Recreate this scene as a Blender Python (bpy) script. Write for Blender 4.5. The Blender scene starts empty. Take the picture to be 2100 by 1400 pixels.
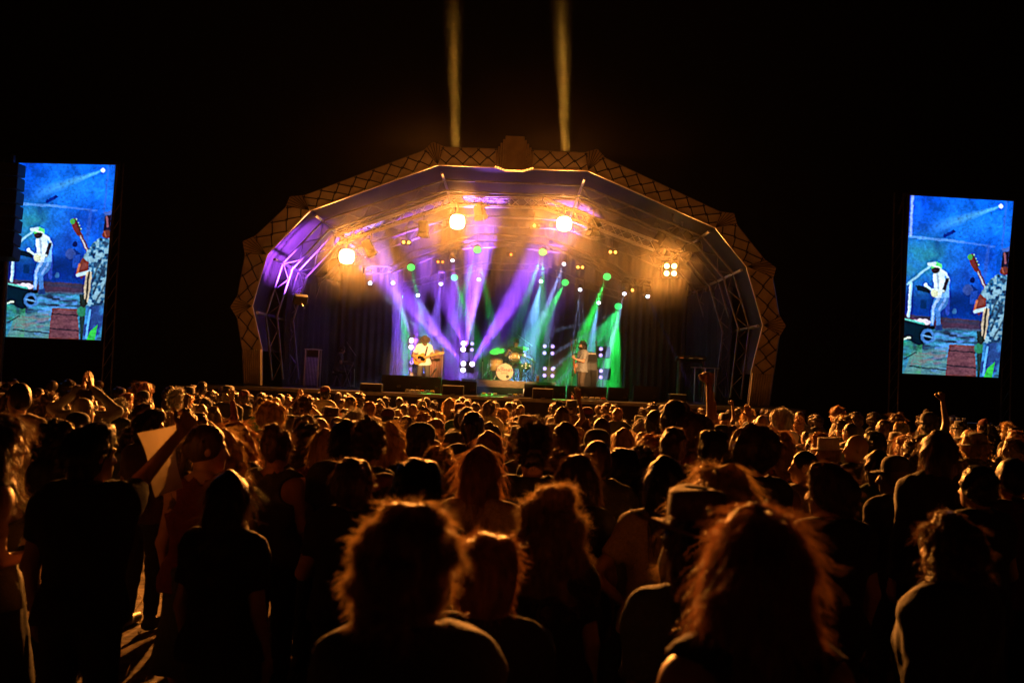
import bpy, math, random
import numpy as np
from mathutils import Matrix, Vector

random.seed(7)
rng = np.random.default_rng(7)
SC = bpy.context.scene
COL = SC.collection
R = math.radians

# ------------------------------------------------------------------ camera
F_PX = 2042.0                     # focal length in pixels of a 2100 px wide frame (35 mm lens)
CAM = Vector((0.0, 0.0, 2.0))
PITCH = math.atan(76 / F_PX)
ROLL = R(2.4)
_F = Vector((0, math.cos(PITCH), math.sin(PITCH)))
_X = Vector((1, 0, 0))
_U = _X.cross(_F)
_Rt = math.cos(ROLL) * _X + math.sin(ROLL) * _U
_Up = -math.sin(ROLL) * _X + math.cos(ROLL) * _U


def at(u, v, y):
    """World point at distance y that the camera sees at photo pixel (u, v)."""
    d = _F + _Rt * ((u - 1050) / F_PX) - _Up * ((v - 700) / F_PX)
    return CAM + d * (y / d.y)


cam_data = bpy.data.cameras.new('camera')
cam_data.lens = 35.0
cam_data.sensor_width = 36.0
cam_data.clip_end = 400
cam_data.clip_start = 0.05
cam_data.dof.use_dof = True
cam_data.dof.focus_distance = 30.0
cam_data.dof.aperture_fstop = 3.6
cam = bpy.data.objects.new('camera', cam_data)
COL.objects.link(cam)
cam.matrix_world = Matrix((( _Rt.x, _Up.x, -_F.x, CAM.x), (_Rt.y, _Up.y, -_F.y, CAM.y),
                           (_Rt.z, _Up.z, -_F.z, CAM.z), (0, 0, 0, 1)))
SC.camera = cam

# ------------------------------------------------------------------ night sky, exposure, sampling
world = bpy.data.worlds.new('World')
SC.world = world
world.use_nodes = True
wn = world.node_tree
sky = wn.nodes.new('ShaderNodeTexSky')
sky.sky_type = 'NISHITA'
sky.sun_disc = False
sky.sun_elevation = R(-9)
sky.sun_rotation = R(180)
wn.links.new(sky.outputs[0], wn.nodes['Background'].inputs[0])
wn.nodes['Background'].inputs[1].default_value = 0.02

SC.view_settings.view_transform = 'Standard'
SC.view_settings.look = 'None'
SC.view_settings.gamma = 1.0
SC.view_settings.exposure = 0.0
SC.view_settings.use_curve_mapping = False
cy = SC.cycles
cy.use_denoising = True
try:
    cy.denoiser = 'OPENIMAGEDENOISE'
    cy.denoising_input_passes = 'RGB_ALBEDO_NORMAL'
    cy.denoising_prefilter = 'ACCURATE'
except Exception:
    pass
cy.max_bounces = 4
cy.diffuse_bounces = 2
cy.glossy_bounces = 2
cy.transmission_bounces = 2
cy.transparent_max_bounces = 8
cy.volume_bounces = 0
cy.sample_clamp_indirect = 1.5
cy.sample_clamp_direct = 40
cy.use_adaptive_sampling = False
cy.caustics_reflective = False
cy.caustics_refractive = False
cy.volume_step_rate = 2.0
cy.volume_max_steps = 96
cy.use_light_tree = True

GROUND_SLOPE = -0.0125


def gz(y):
    return GROUND_SLOPE * y


# ------------------------------------------------------------------ object helpers
def link(o, parent=None):
    COL.objects.link(o)
    if parent is not None:
        o.parent = parent
    return o


def tag(o, label=None, cat=None, group=None, kind=None):
    if label: o['label'] = label
    if cat: o['category'] = cat
    if group: o['group'] = group
    if kind: o['kind'] = kind
    return o


def thing(name, label, cat, loc=(0, 0, 0), rot=(0, 0, 0), group=None):
    o = bpy.data.objects.new(name, None)
    o.empty_display_size = 0.1
    link(o)
    o.location = loc
    o.rotation_euler = rot
    return tag(o, label, cat, group)


class MB:
    """Collects simple solids into one mesh."""
    def __init__(s):
        s.v, s.f = [], []

    def add(s, v, f):
        n = len(s.v)
        s.v += [tuple(p) for p in v]
        s.f += [tuple(i + n for i in q) for q in f]
        return s

    def box(s, c, size, rot=None, bevel=0.0):
        hx, hy, hz = size[0] / 2, size[1] / 2, size[2] / 2
        if bevel > 0:
            b = min(bevel, hx * .9, hy * .9, hz * .9)
            v, f = [], []
            ring = [(-hx + b, -hy), (hx - b, -hy), (hx, -hy + b), (hx, hy - b), (hx - b, hy), (-hx + b, hy), (-hx, hy - b), (-hx, -hy + b)]
            ringi = [(math.copysign(max(abs(x) - b, 0), x), math.copysign(max(abs(y) - b, 0), y)) for x, y in ring]
            for z, rr in ((-hz, ringi), (-hz + b, ring), (hz - b, ring), (hz, ringi)):
                v += [(x, y, z) for x, y in rr]
            for k in range(3):
                for i in range(8):
                    j = (i + 1) % 8
                    f.append((k * 8 + i, k * 8 + j, k * 8 + 8 + j, k * 8 + 8 + i))
            f.append(tuple(range(7, -1, -1)))
            f.append(tuple(range(24, 32)))
        else:
            v = [(x, y, z) for z in (-hz, hz) for y in (-hy, hy) for x in (-hx, hx)]
            f = [(0, 2, 3, 1), (4, 5, 7, 6), (0, 1, 5, 4), (2, 6, 7, 3), (0, 4, 6, 2), (1, 3, 7, 5)]
        c = Vector(c)
        if rot is not None:
            v = [rot @ Vector(p) for p in v]
        return s.add([Vector(p) + c for p in v], f)

    def tube(s, a, b, r, n=8, r2=None, cap=True):
        a, b = Vector(a), Vector(b)
        r2 = r if r2 is None else r2
        d = (b - a)
        if d.length < 1e-6: return s
        d.normalize()
        t = d.orthogonal().normalized()
        w = d.cross(t)
        v = []
        for p, q in ((a, r), (b, r2)):
            for i in range(n):
                g = 2 * math.pi * i / n
                v.append(p + (t * math.cos(g) + w * math.sin(g)) * q)
        f = [(i, (i + 1) % n, n + (i + 1) % n, n + i) for i in range(n)]
        if cap:
            f += [tuple(range(n - 1, -1, -1)), tuple(range(n, 2 * n))]
        return s.add(v, f)

    def path(s, pts, r, n=6):
        for a, b in zip(pts[:-1], pts[1:]):
            s.tube(a, b, r, n)
        return s

    def lathe(s, prof, n=20, c=(0, 0, 0), rot=None, close=True):
        """prof: list of (radius, z)."""
        v, f = [], []
        for r_, z in prof:
            for i in range(n):
                g = 2 * math.pi * i / n
                v.append(Vector((r_ * math.cos(g), r_ * math.sin(g), z)))
        for k in range(len(prof) - 1):
            for i in range(n):
                j = (i + 1) % n
                f.append((k * n + i, k * n + j, k * n + n + j, k * n + n + i))
        if close:
            f.append(tuple(range(n - 1, -1, -1)))
            m = (len(prof) - 1) * n
            f.append(tuple(range(m, m + n)))
        if rot is not None:
            v = [rot @ p for p in v]
        c = Vector(c)
        return s.add([p + c for p in v], f)

    def prism(s, pts, y0, y1):
        """Polygon in XZ extruded along Y."""
        n = len(pts)
        v = [(x, y0, z) for x, z in pts] + [(x, y1, z) for x, z in pts]
        f = [tuple(range(n)), tuple(range(2 * n - 1, n - 1, -1))]
        f += [(i, n + i, n + (i + 1) % n, (i + 1) % n) for i in range(n)]
        return s.add(v, f)

    def mesh(s, name, smooth=False):
        me = bpy.data.meshes.new(name)
        me.from_pydata([tuple(p) for p in s.v], [], s.f)
        if smooth:
            me.polygons.foreach_set('use_smooth', [True] * len(me.polygons))
        me.update()
        return me

    def build(s, name, mat, parent=None, smooth=False, shift=None):
        me = s.mesh(name, smooth)
        if mat: me.materials.append(mat)
        o = bpy.data.objects.new(name, me)
        link(o, parent)
        if shift is not None: o.location = shift
        return o


def inst(name, me, parent=None, loc=(0, 0, 0), rot=None, mat=None):
    o = bpy.data.objects.new(name, me)
    link(o, parent)
    o.location = loc
    if rot is not None:
        o.rotation_euler = rot
    if mat is not None:
        o.material_slots[0].link = 'OBJECT'
        o.material_slots[0].material = mat
    return o


def rot_to(d, up=(0, 0, 1)):
    """Matrix whose local -Z looks along d."""
    return Vector(d).to_track_quat('-Z', 'Y').to_matrix()


# ------------------------------------------------------------------ materials
MATS = {}


def mat(name, col, rough=0.6, metal=0.0, var=0.25, scale=6.0, bump=0.0, spec=0.5, trans=0.0, stretch=None, coat=0.0):
    if name in MATS: return MATS[name]
    m = bpy.data.materials.new(name)
    m.use_nodes = True
    nt = m.node_tree
    b = nt.nodes['Principled BSDF']
    b.inputs['Roughness'].default_value = rough
    b.inputs['Metallic'].default_value = metal
    b.inputs['Specular IOR Level'].default_value = spec
    if coat: b.inputs['Coat Weight'].default_value = coat
    tc = nt.nodes.new('ShaderNodeTexCoord')
    mp = nt.nodes.new('ShaderNodeMapping')
    nt.links.new(tc.outputs['Object'], mp.inputs[0])
    if stretch: mp.inputs['Scale'].default_value = stretch
    nz = nt.nodes.new('ShaderNodeTexNoise')
    nz.inputs['Scale'].default_value = scale
    nz.inputs['Detail'].default_value = 5
    nt.links.new(mp.outputs[0], nz.inputs['Vector'])
    mr = nt.nodes.new('ShaderNodeMapRange')
    mr.inputs[1].default_value = 0.3
    mr.inputs[2].default_value = 0.7
    mr.inputs[3].default_value = 1 - var
    mr.inputs[4].default_value = 1 + var
    nt.links.new(nz.outputs['Fac'], mr.inputs[0])
    mx = nt.nodes.new('ShaderNodeMix')
    mx.data_type = 'RGBA'
    mx.blend_type = 'MULTIPLY'
    mx.inputs[0].default_value = 1.0
    mx.inputs[6].default_value = (*col, 1)
    nt.links.new(mr.outputs[0], mx.inputs[7])
    nt.links.new(mx.outputs[2], b.inputs['Base Color'])
    if bump:
        bp = nt.nodes.new('ShaderNodeBump')
        bp.inputs['Strength'].default_value = bump
        bp.inputs['Distance'].default_value = 0.02
        nt.links.new(nz.outputs['Fac'], bp.inputs['Height'])
        nt.links.new(bp.outputs[0], b.inputs['Normal'])
    if trans > 0:
        tr = nt.nodes.new('ShaderNodeBsdfTranslucent')
        nt.links.new(mx.outputs[2], tr.inputs['Color'])
        ms = nt.nodes.new('ShaderNodeMixShader')
        ms.inputs[0].default_value = trans
        nt.links.new(b.outputs[0], ms.inputs[1])
        nt.links.new(tr.outputs[0], ms.inputs[2])
        nt.links.new(ms.outputs[0], nt.nodes['Material Output'].inputs['Surface'])
    MATS[name] = m
    return m


def glow(name, col, strength, sample=False):
    if name in MATS: return MATS[name]
    m = bpy.data.materials.new(name)
    m.use_nodes = True
    nt = m.node_tree
    b = nt.nodes['Principled BSDF']
    b.inputs['Base Color'].default_value = (0.02, 0.02, 0.02, 1)
    b.inputs['Emission Color'].default_value = (*col, 1)
    b.inputs['Emission Strength'].default_value = strength
    m.cycles.emission_sampling = 'FRONT' if sample else 'NONE'
    MATS[name] = m
    return m


BLACK = mat('black_paint', (0.012, 0.012, 0.013), 0.55, bump=0.1, scale=40)
BLACK_GLOSS = mat('black_gloss', (0.01, 0.01, 0.011), 0.25)
RUBBER = mat('black_cloth', (0.008, 0.008, 0.009), 0.95, bump=0.4, scale=60)
ALU = mat('aluminium', (0.62, 0.62, 0.64), 0.32, 1.0, var=0.12, scale=25)
CHROME = mat('chrome', (0.75, 0.75, 0.76), 0.15, 1.0, var=0.05)
STEEL = mat('dark_steel', (0.16, 0.16, 0.17), 0.4, 0.8)


def light(name, kind, loc, target, col, power, parent, angle=10, blend=0.4, radius=0.03, spread=None, size=None):
    d = bpy.data.lights.new(name, kind)
    d.color = col
    d.energy = power
    if kind == 'SPOT':
        d.spot_size = R(angle)
        d.spot_blend = blend
        d.shadow_soft_size = radius
    elif kind == 'AREA':
        d.shape = 'DISK'
        d.size = size
        d.spread = R(spread)
    else:
        d.shadow_soft_size = radius
    o = bpy.data.objects.new(name, d)
    link(o)
    m = rot_to(Vector(target) - Vector(loc)).to_4x4()
    m.translation = Vector(loc)
    if parent is not None:
        o.parent = parent
        pm = Matrix.LocRotScale(parent.location, parent.rotation_euler, parent.scale)
        o.matrix_local = pm.inverted() @ m
    else:
        o.matrix_world = m
    return o
# ------------------------------------------------------------------ ground
DECK_Z = 1.437
ARCH_Y = 30.0
LIP_Y = 29.5

g = MB()
N = 90
xs = [-220 + 440 * i / N for i in range(N + 1)]
ys = sorted(set([-13 + 35 * (i / 70) for i in range(71)] + [22 + 240 * (i / 40) ** 2 for i in range(41)]))
xs = sorted(set([-9 + 18 * (i / 60) for i in range(61)] + [math.copysign(9 + 250 * (i / 20) ** 2, s_) for i in range(21) for s_ in (-1, 1)]))
vv, ff = [], []
for y in ys:
    for x in xs:
        vv.append((x, y, gz(y) + 0.02 * math.sin(x * 5.1 + y * 3.3) * math.sin(y * 4.7 - x * 2.1) + random.uniform(-.012, .012)))
W_ = len(xs)
for j in range(len(ys) - 1):
    for i in range(W_ - 1):
        ff.append((j * W_ + i, j * W_ + i + 1, (j + 1) * W_ + i + 1, (j + 1) * W_ + i))
g.add(vv, ff)
EARTH = mat('trampled_earth', (0.16, 0.11, 0.06), 0.95, var=0.6, scale=9, bump=1.0)
ground = tag(g.build('ground', EARTH, smooth=True), kind='structure')
ground['label'] = 'trampled dry grass field under the crowd'

# trodden grass tufts near the camera, uncountable
tv, tf = [], []
for _ in range(5200):
    y = 2.5 + 9.5 * random.random() ** 1.2
    x = random.uniform(-1, 1) * (0.6 * y + .6)
    z = gz(y) + 0.0
    a = random.uniform(0, 6.28)
    h = random.uniform(.03, .085)
    w = random.uniform(.004, .01)
    lx, ly = random.uniform(-.05, .05), random.uniform(-.05, .05)
    n = len(tv)
    tv += [(x - w * math.cos(a), y - w * math.sin(a), z), (x + w * math.cos(a), y + w * math.sin(a), z), (x + lx, y + ly, z + h)]
    tf.append((n, n + 1, n + 2))
tag(MB().add(tv, tf).build('grass', mat('dry_grass', (0.22, 0.17, 0.06), 0.8, trans=.3)), 'short dry grass trodden flat around the feet of the crowd', 'grass', kind='stuff')

# ------------------------------------------------------------------ stage
FABRIC = mat('arch_fabric', (0.38, 0.34, 0.30), 0.7, var=0.25, scale=2.2, bump=0.25, trans=0.024)
VINYL = mat('roof_vinyl', (0.030, 0.025, 0.024), 0.6, var=0.2, scale=2, bump=0.15, spec=.15)
DRAPE = mat('black_drape', (0.012, 0.012, 0.014), 0.95, var=.3, bump=0.5, scale=4, stretch=(8, 8, .6))
DECKM = mat('stage_deck', (0.035, 0.034, 0.034), 0.3, var=0.5, scale=3.5, bump=0.12)
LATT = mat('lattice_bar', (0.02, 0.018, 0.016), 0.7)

stage = thing('concert_stage', 'arched open air concert stage with pale lattice proscenium and black deck', 'stage', (0, ARCH_Y, gz(ARCH_Y)))
S0 = Vector(stage.location)


def sp(p):                      # world -> stage local
    return Vector(p) - S0


def sbuild(mb, name, m, parent=None, smooth=False):
    """Build world-space geometry as a part of the stage."""
    mb.v = [tuple(Vector(p) - S0) for p in mb.v]
    return mb.build(name, m, parent or stage, smooth)


# deck panels
pm = MB().box((0, 0, 0), (1.992, .992, .1), bevel=.008).mesh('deck_panel')
pm.materials.append(DECKM)
for j in range(13):
    for i in range(9):
        inst('deck_panel', pm, stage, sp((-8.2 + 2 * i - .0, LIP_Y + .5 + j, DECK_Z - .05 + random.uniform(-.002, .002))))
sbuild(MB().box((-.2, LIP_Y + 6.5, (DECK_Z - .1 + gz(34)) / 2 + .03), (17.9, 12.8, DECK_Z - .1 - gz(34) - .08)), 'stage_frame', BLACK)
# pleated front skirt
sk = MB()
n = 260
for i in range(n + 1):
    x = -9.1 + 17.9 * i / n
    y = LIP_Y - .03 + .018 * math.sin(i * 1.55)
    sk.v += [(x, y, gz(29.5)), (x, y, DECK_Z - .11)]
    if i: sk.f.append((2 * i - 2, 2 * i, 2 * i + 1, 2 * i - 1))
sbuild(sk, 'front_skirt', RUBBER)
sbuild(MB().box((-.2, LIP_Y - .02, DECK_Z - .05), (17.9, .035, .09)), 'deck_edge', STEEL)

OUT_L = [(500, 790), (497, 716), (483, 629), (507, 500), (603, 409), (890, 301), (1036, 306)]
IN_L = [(537, 790), (537, 716), (517, 628), (547, 522), (635, 432), (898, 338), (1036, 344)]
OUT_R = [(1577, 834), (1586, 768), (1601, 668), (1581, 549), (1497, 444), (1221, 315), (1074, 307)]
IN_R = [(1533, 832), (1541, 764), (1565, 667), (1531, 547), (1467, 467), (1206, 350), (1074, 346)]


def wp(q, y=ARCH_Y):
    return at(q[0], q[1], y)


def panel(o0, o1, i0, i1, plain):
    """One fabric face of the arch between two corners, with its own returns and dark truss silhouette."""
    O0, O1, I0, I1 = wp(o0), wp(o1), wp(i0), wp(i1)
    m = MB()
    nu, nv = 10, 4
    for a in range(nu + 1):
        for b in range(nv + 1):
            p = (O0.lerp(O1, a / nu)).lerp(I0.lerp(I1, a / nu), b / nv)
            p = p + Vector((0, .05 * math.sin(math.pi * a / nu) * math.sin(math.pi * b / nv), 0))
            m.v.append(tuple(p))
    for a in range(nu):
        for b in range(nv):
            q = a * (nv + 1) + b
            m.f.append((q, q + 1, q + nv + 2, q + nv + 1))
    k = len(m.v)
    m.v += [tuple(O0), tuple(O1), tuple(O1 + Vector((0, .7, 0))), tuple(O0 + Vector((0, .7, 0)))]
    m.f.append((k, k + 1, k + 2, k + 3))
    p = sbuild(m, 'arch_panel', FABRIC, smooth=True)
    sbuild(MB().path([O0 + Vector((0, .03, 0)), O1 + Vector((0, .03, 0))], .03), 'arch_tube', STEEL)
    if plain:
        # upright fabric slats of the leg's foot
        for s in range(9):
            t0, t1 = s / 9 + .012, (s + 1) / 9 - .012
            a0, a1 = O0.lerp(I0, t0), O0.lerp(I0, t1)
            b0, b1 = O1.lerp(I1, t0), O1.lerp(I1, t1)
            q = MB()
            dy = Vector((0, -.05, 0))
            mid0, mid1 = (a0 + a1) / 2 + dy, (b0 + b1) / 2 + dy
            q.add([a0, mid0, a1, b1, mid1, b0], [(0, 1, 4, 5), (1, 2, 3, 4), (0, 2, 1), (3, 5, 4), (0, 5, 3, 2)])
            sbuild(q, 'pleat_slat', FABRIC, p)
    else:
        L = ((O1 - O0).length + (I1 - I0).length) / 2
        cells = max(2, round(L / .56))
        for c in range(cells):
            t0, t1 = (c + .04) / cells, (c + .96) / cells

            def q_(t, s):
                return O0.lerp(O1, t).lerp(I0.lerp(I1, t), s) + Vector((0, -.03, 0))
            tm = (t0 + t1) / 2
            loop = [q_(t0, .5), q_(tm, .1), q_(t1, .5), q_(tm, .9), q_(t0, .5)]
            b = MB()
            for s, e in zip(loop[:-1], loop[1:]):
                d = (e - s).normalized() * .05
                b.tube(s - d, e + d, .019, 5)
            sbuild(b, 'lattice', LATT, p)  # dark bars in front stand for silhouettes of the truss behind the fabric
    return p


for OUT, INN in ((OUT_L, IN_L), (OUT_R, IN_R)):
    for k in range(len(OUT) - 1):
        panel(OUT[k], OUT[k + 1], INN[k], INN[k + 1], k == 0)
    # corner gusset: fan of pleats with a pointed tip at each corner of the arch
    for k in range(2, len(OUT) - 1):
        O, I = wp(OUT[k]), wp(INN[k])
        d = (O - I).normalized()
        O_, O2 = wp(OUT[k - 1]), wp(OUT[k + 1])
        a = O + (O_ - O).normalized() * .36
        b = O + (O2 - O).normalized() * .36
        fwd = Vector((0, -.07, 0))
        tip = O + d * .14
        m = MB()
        m.add([a + fwd * .3, tip + fwd, b + fwd * .3, I + fwd, a + Vector((0, .2, 0)), tip + Vector((0, .2, 0)), b + Vector((0, .2, 0))],
              [(0, 1, 3), (1, 2, 3), (0, 4, 5, 1), (1, 5, 6, 2)])
        gp = sbuild(m, 'corner_gusset', FABRIC)
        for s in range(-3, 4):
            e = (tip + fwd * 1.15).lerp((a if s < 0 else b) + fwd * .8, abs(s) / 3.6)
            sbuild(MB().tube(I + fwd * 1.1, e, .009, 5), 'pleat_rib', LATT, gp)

# stepped keystone crest at the top of the arch
cx0 = wp((1055, 320))
for k in range(-4, 5):
    w = .58 if k == 0 else .065
    xoff = 0 if k == 0 else math.copysign(.29 + .035 + (abs(k) - 1) * .075, k)
    top = 284 + abs(k) * 7
    bot = 353 - abs(k) * 2
    pt, pb = wp((1055, top)), wp((1055, bot))
    h = pt.z - pb.z
    sbuild(MB().box((cx0.x + xoff, ARCH_Y - .18 + .03 * abs(k), (pt.z + pb.z) / 2 - xoff * math.tan(R(0))), (w, .3, h), bevel=.012), 'crest_slat', FABRIC)

# bright metal tube along the inner edge of the arch
EDGE = mat('edge_tube', (0.5, 0.48, 0.52), 0.28, 1.0, var=.08)
for INN in (IN_L, IN_R):
    for k in range(len(INN) - 1):
        sbuild(MB().tube(wp(INN[k], ARCH_Y + .06), wp(INN[k + 1], ARCH_Y + .06), .026, 10), 'edge_tube', EDGE)

# roof membrane: facets behind the arch, running back
ctr = at(1041, 600, ARCH_Y)


def roof_pt(q, y, grow):
    p = wp(q)
    d = Vector((p.x - ctr.x, 0, p.z - (DECK_Z + 1.5)))
    p = p + d.normalized() * grow
    return Vector((p.x, y, p.z))


ROOF_Y1 = 41.5
for INN in (IN_L, IN_R):
    for k in range(1, len(INN) - 1):
        a, b = INN[k], INN[k + 1]
        m = MB()
        nu, nv = 8, 14
        for j in range(nv + 1):
            y = ARCH_Y + .35 + (ROOF_Y1 - ARCH_Y - .35) * j / nv
            for i in range(nu + 1):
                p = roof_pt(a, y, .33).lerp(roof_pt(b, y, .33), i / nu)
                d = Vector((p.x - ctr.x, 0, p.z - 3)).normalized()
                p = p + d * (.10 * math.sin(math.pi * i / nu) * (.6 + .4 * math.sin(j * 1.3)))
                m.v.append(tuple(p))
        for j in range(nv):
            for i in range(nu):
                q = j * (nu + 1) + i
                m.f.append((q, q + 1, q + nu + 2, q + nu + 1))
        sbuild(m, 'roof_membrane', VINYL, smooth=True)
mL, mR = roof_pt(IN_L[-1], 0, .33), roof_pt(IN_R[-1], 0, .33)
mc = MB()
mc.add([(mL.x, ARCH_Y + .35, mL.z), (mR.x, ARCH_Y + .35, mR.z), (mR.x, ROOF_Y1, mR.z), (mL.x, ROOF_Y1, mL.z)], [(0, 1, 2, 3)])
sbuild(mc, 'roof_membrane', VINYL)

bw = [roof_pt(q, ROOF_Y1 - .1, .33) for q in IN_L[1:]] + [roof_pt(q, ROOF_Y1 - .1, .33) for q in IN_R[:0:-1]]
bwm = MB(); bwm.add(bw, [tuple(range(len(bw)))])
sbuild(bwm, 'rear_wall', DRAPE)

# ribs: arched ladder trusses under the membrane
RIB_L = [(537, 780), (524, 640), (560, 530), (645, 440), (905, 352)]
RIB_R = [(1540, 820), (1558, 668), (1524, 552), (1458, 472), (1200, 364)]
for ry, sc_ in ((31.3, 0), (33.6, 0), (35.9, 0), (38.2, 0)):
    for RIB in (RIB_L, RIB_R):
        for k in range(len(RIB) - 1):
            a = wp(RIB[k]); b = wp(RIB[k + 1])
            a = Vector((a.x, ry, a.z)); b = Vector((b.x, ry, b.z))
            L = (b - a).length
            nrm = Vector(((b - a).z, 0, -(b - a).x)).normalized()
            if nrm.dot(Vector((ctr.x - a.x, 0, 4 - a.z))) < 0: nrm = -nrm
            w = .34
            rib = sbuild(MB().tube(a, b, .032, 8), 'rib_tube', STEEL)
            sbuild(MB().tube(a + nrm * w, b + nrm * w, .032, 8), 'rib_tube', STEEL)
            nb = max(2, int(L / .75))
            br = MB()
            for j in range(nb):
                s, e = a.lerp(b, j / nb), a.lerp(b, (j + 1) / nb)
                br.tube(s + nrm * .02, s.lerp(e, .5) + nrm * (w - .02), .016, 5)
                br.tube(s.lerp(e, .5) + nrm * (w - .02), e + nrm * .02, .016, 5)
            sbuild(br, 'rib_bracing', STEEL, rib)
    for a, b in ((RIB_L[-1], RIB_R[-1]),):
        a, b = wp(a), wp(b)
        for dz in (0, -.34):
            sbuild(MB().tube((a.x, ry, a.z + dz), (b.x, ry, b.z + dz), .032, 8), 'rib_tube', STEEL)
for RIB in (RIB_L, RIB_R):
    for k in range(1, len(RIB)):
        a = wp(RIB[k])
        sbuild(MB().tube((a.x, 30.2, a.z), (a.x, 40.5, a.z), .045, 8), 'purlin_tube', ALU)

# black drapes: back cloth and side legs, pleated
def drape(name, x0, y0, x1, y1, z0, z1, folds, amp=.06):
    m = MB()
    n = folds * 6
    d = Vector((x1 - x0, y1 - y0, 0)); nrm = Vector((-d.y, d.x, 0)).normalized()
    for i in range(n + 1):
        t = i / n
        a = amp * math.sin(i / 6 * 2 * math.pi) * (1 + .4 * math.sin(i * .37))
        for j in range(6):
            s = j / 5
            p = Vector((x0, y0, 0)) + d * t + nrm * a * (.55 + .45 * (1 - s))
            m.v.append((p.x, p.y, z0 + (z1 - z0) * s))
    for i in range(n):
        for j in range(5):
            q = i * 6 + j
            m.f.append((q, q + 6, q + 7, q + 1))
    return sbuild(m, name, DRAPE, smooth=True)


drape('back_drape', -6.6, 40.6, 6.4, 40.6, DECK_Z, 8.4, 34)
drape('side_drape', -7.6, 33.2, -6.3, 40.4, DECK_Z, 5.4, 14)
drape('side_drape', 7.3, 33.2, 6.2, 40.4, DECK_Z, 5.4, 14)
drape('wing_drape', -6.6, 37.2, -4.2, 37.4, DECK_Z, 6.0, 9)
drape('wing_drape', 4.1, 37.4, 6.5, 37.2, DECK_Z, 6.0, 9)
# ------------------------------------------------------------------ trusses
def truss(name, A, B, label, group=None, w=.30, r=.024, m=ALU, step=.34):
    A, B = Vector(A), Vector(B)
    t = thing(name, label, 'truss', A, group=group)
    d = (B - A); L = d.length; d.normalize()
    up = Vector((0, 0, 1)); up = (up - d * up.dot(d)).normalized()
    sd = d.cross(up)
    cs = MB().tube((0, 0, 0), d * L, r, 8).mesh('chord'); cs.materials.append(m)
    corners = [up * (w / 2) + sd * (w / 2), up * (w / 2) - sd * (w / 2), -up * (w / 2) - sd * (w / 2), -up * (w / 2) + sd * (w / 2)]
    for c in corners:
        inst('chord', cs, t, c)
    n = max(3, round(L / step)); s = L / n
    shapes = {}
    for f in range(4):
        a, b = corners[f], corners[(f + 1) % 4]
        for k in range(n):
            key = (f, k % 2)
            if key not in shapes:
                p, q = (a, b + d * s) if k % 2 == 0 else (b, a + d * s)
                me = MB().tube(p, q, r * .5, 5, cap=False).mesh('brace'); me.materials.append(m)
                shapes[key] = me
            inst('brace', shapes[key], t, d * (s * k))
    return t


TY = 32.0
tp = [(690, 492), (922, 412), (1112, 416), (1345, 505)]
tl = ['silver box truss sloping up left of the arch crown, bearing two blinders', 'level silver box truss lit purple under the arch crown',
      'silver box truss sloping down right of the arch crown']
for k in range(3):
    truss('lighting_truss', at(*tp[k], TY), at(*tp[k + 1], TY), tl[k], 'front trusses')
rear = [
    (35.6, [(800, 562), (843, 531), (979, 494), (1113, 499), (1245, 550), (1300, 583)], 'foremost of the dim rear bars, carrying the upper green lamps'),
    (37.0, [(745, 562), (806, 560), (928, 511), (1045, 505), (1160, 520), (1281, 581), (1335, 590)], 'middle dim rear bar, carrying small white spotlights'),
    (38.6, [(790, 598), (857, 586), (983, 552), (1110, 556), (1228, 600), (1296, 619)], 'hindmost dim rear bar, carrying white spotlights and lower green lamps'),
]
for y, pts, lab in rear:
    t = thing('lighting_bar', lab + ' above the band', 'truss', at(*pts[0], y), group='rear lighting bars')
    for a, b in zip(pts[:-1], pts[1:]):
        A, B = at(*a, y) - t.location, at(*b, y) - t.location
        MB().tube(A, B, .03, 6).build('chord', STEEL, t)
        MB().tube(A + Vector((0, 0, .26)), B + Vector((0, 0, .26)), .03, 6).build('chord', STEEL, t)
        n = max(2, int((B - A).length / .5)); br = MB()
        for j in range(n):
            p, q = A.lerp(B, j / n), A.lerp(B, (j + 1) / n)
            br.tube(p, p.lerp(q, .5) + Vector((0, 0, .26)), .012, 4).tube(p.lerp(q, .5) + Vector((0, 0, .26)), q, .012, 4)
        br.build('bracing', STEEL, t)

# ------------------------------------------------------------------ colours of light
AMBER = (1.0, .31, .045)
GREEN = (.02, 1.0, .10)
ICE = (.38, .52, 1.0)
PURP = (.30, .07, 1.0)
WARM = (1.0, .50, .18)
G_BULB = glow('blinder_bulb', (1.0, .72, .32), 60)
G_BULB2 = glow('dim_blinder_bulb', (1.0, .55, .16), 16)
G_RED = glow('ember_bulb', (1.0, .22, .03), 5)
G_ORANGE = glow('orange_bulb', (1.0, .36, .05), 7)
G_GREEN = glow('green_led', (.03, 1.0, .16), 3.2)
G_GREENB = glow('green_glass', (.0, .45, .05), .5)
G_ICE = glow('ice_lens', (.62, .72, 1.0), 9)
G_LED = glow('violet_white_led', (.80, .66, 1.0), 7)
G_LEDP = glow('violet_led', (.42, .22, 1.0), 1.6)
G_LEDG = glow('violet_glass', (.30, .12, .9), .5)
GLASSD = mat('lens_glass', (0.02, 0.02, 0.03), 0.1)


def aim(o, target):
    o.rotation_euler = rot_to(Vector(target) - Vector(o.location)).to_euler()


def mesh_of(name, mb, m, smooth=False):
    me = mb.mesh(name, smooth); me.materials.append(m); return me


RX90 = Matrix.Rotation(R(90), 3, 'X')
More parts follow.
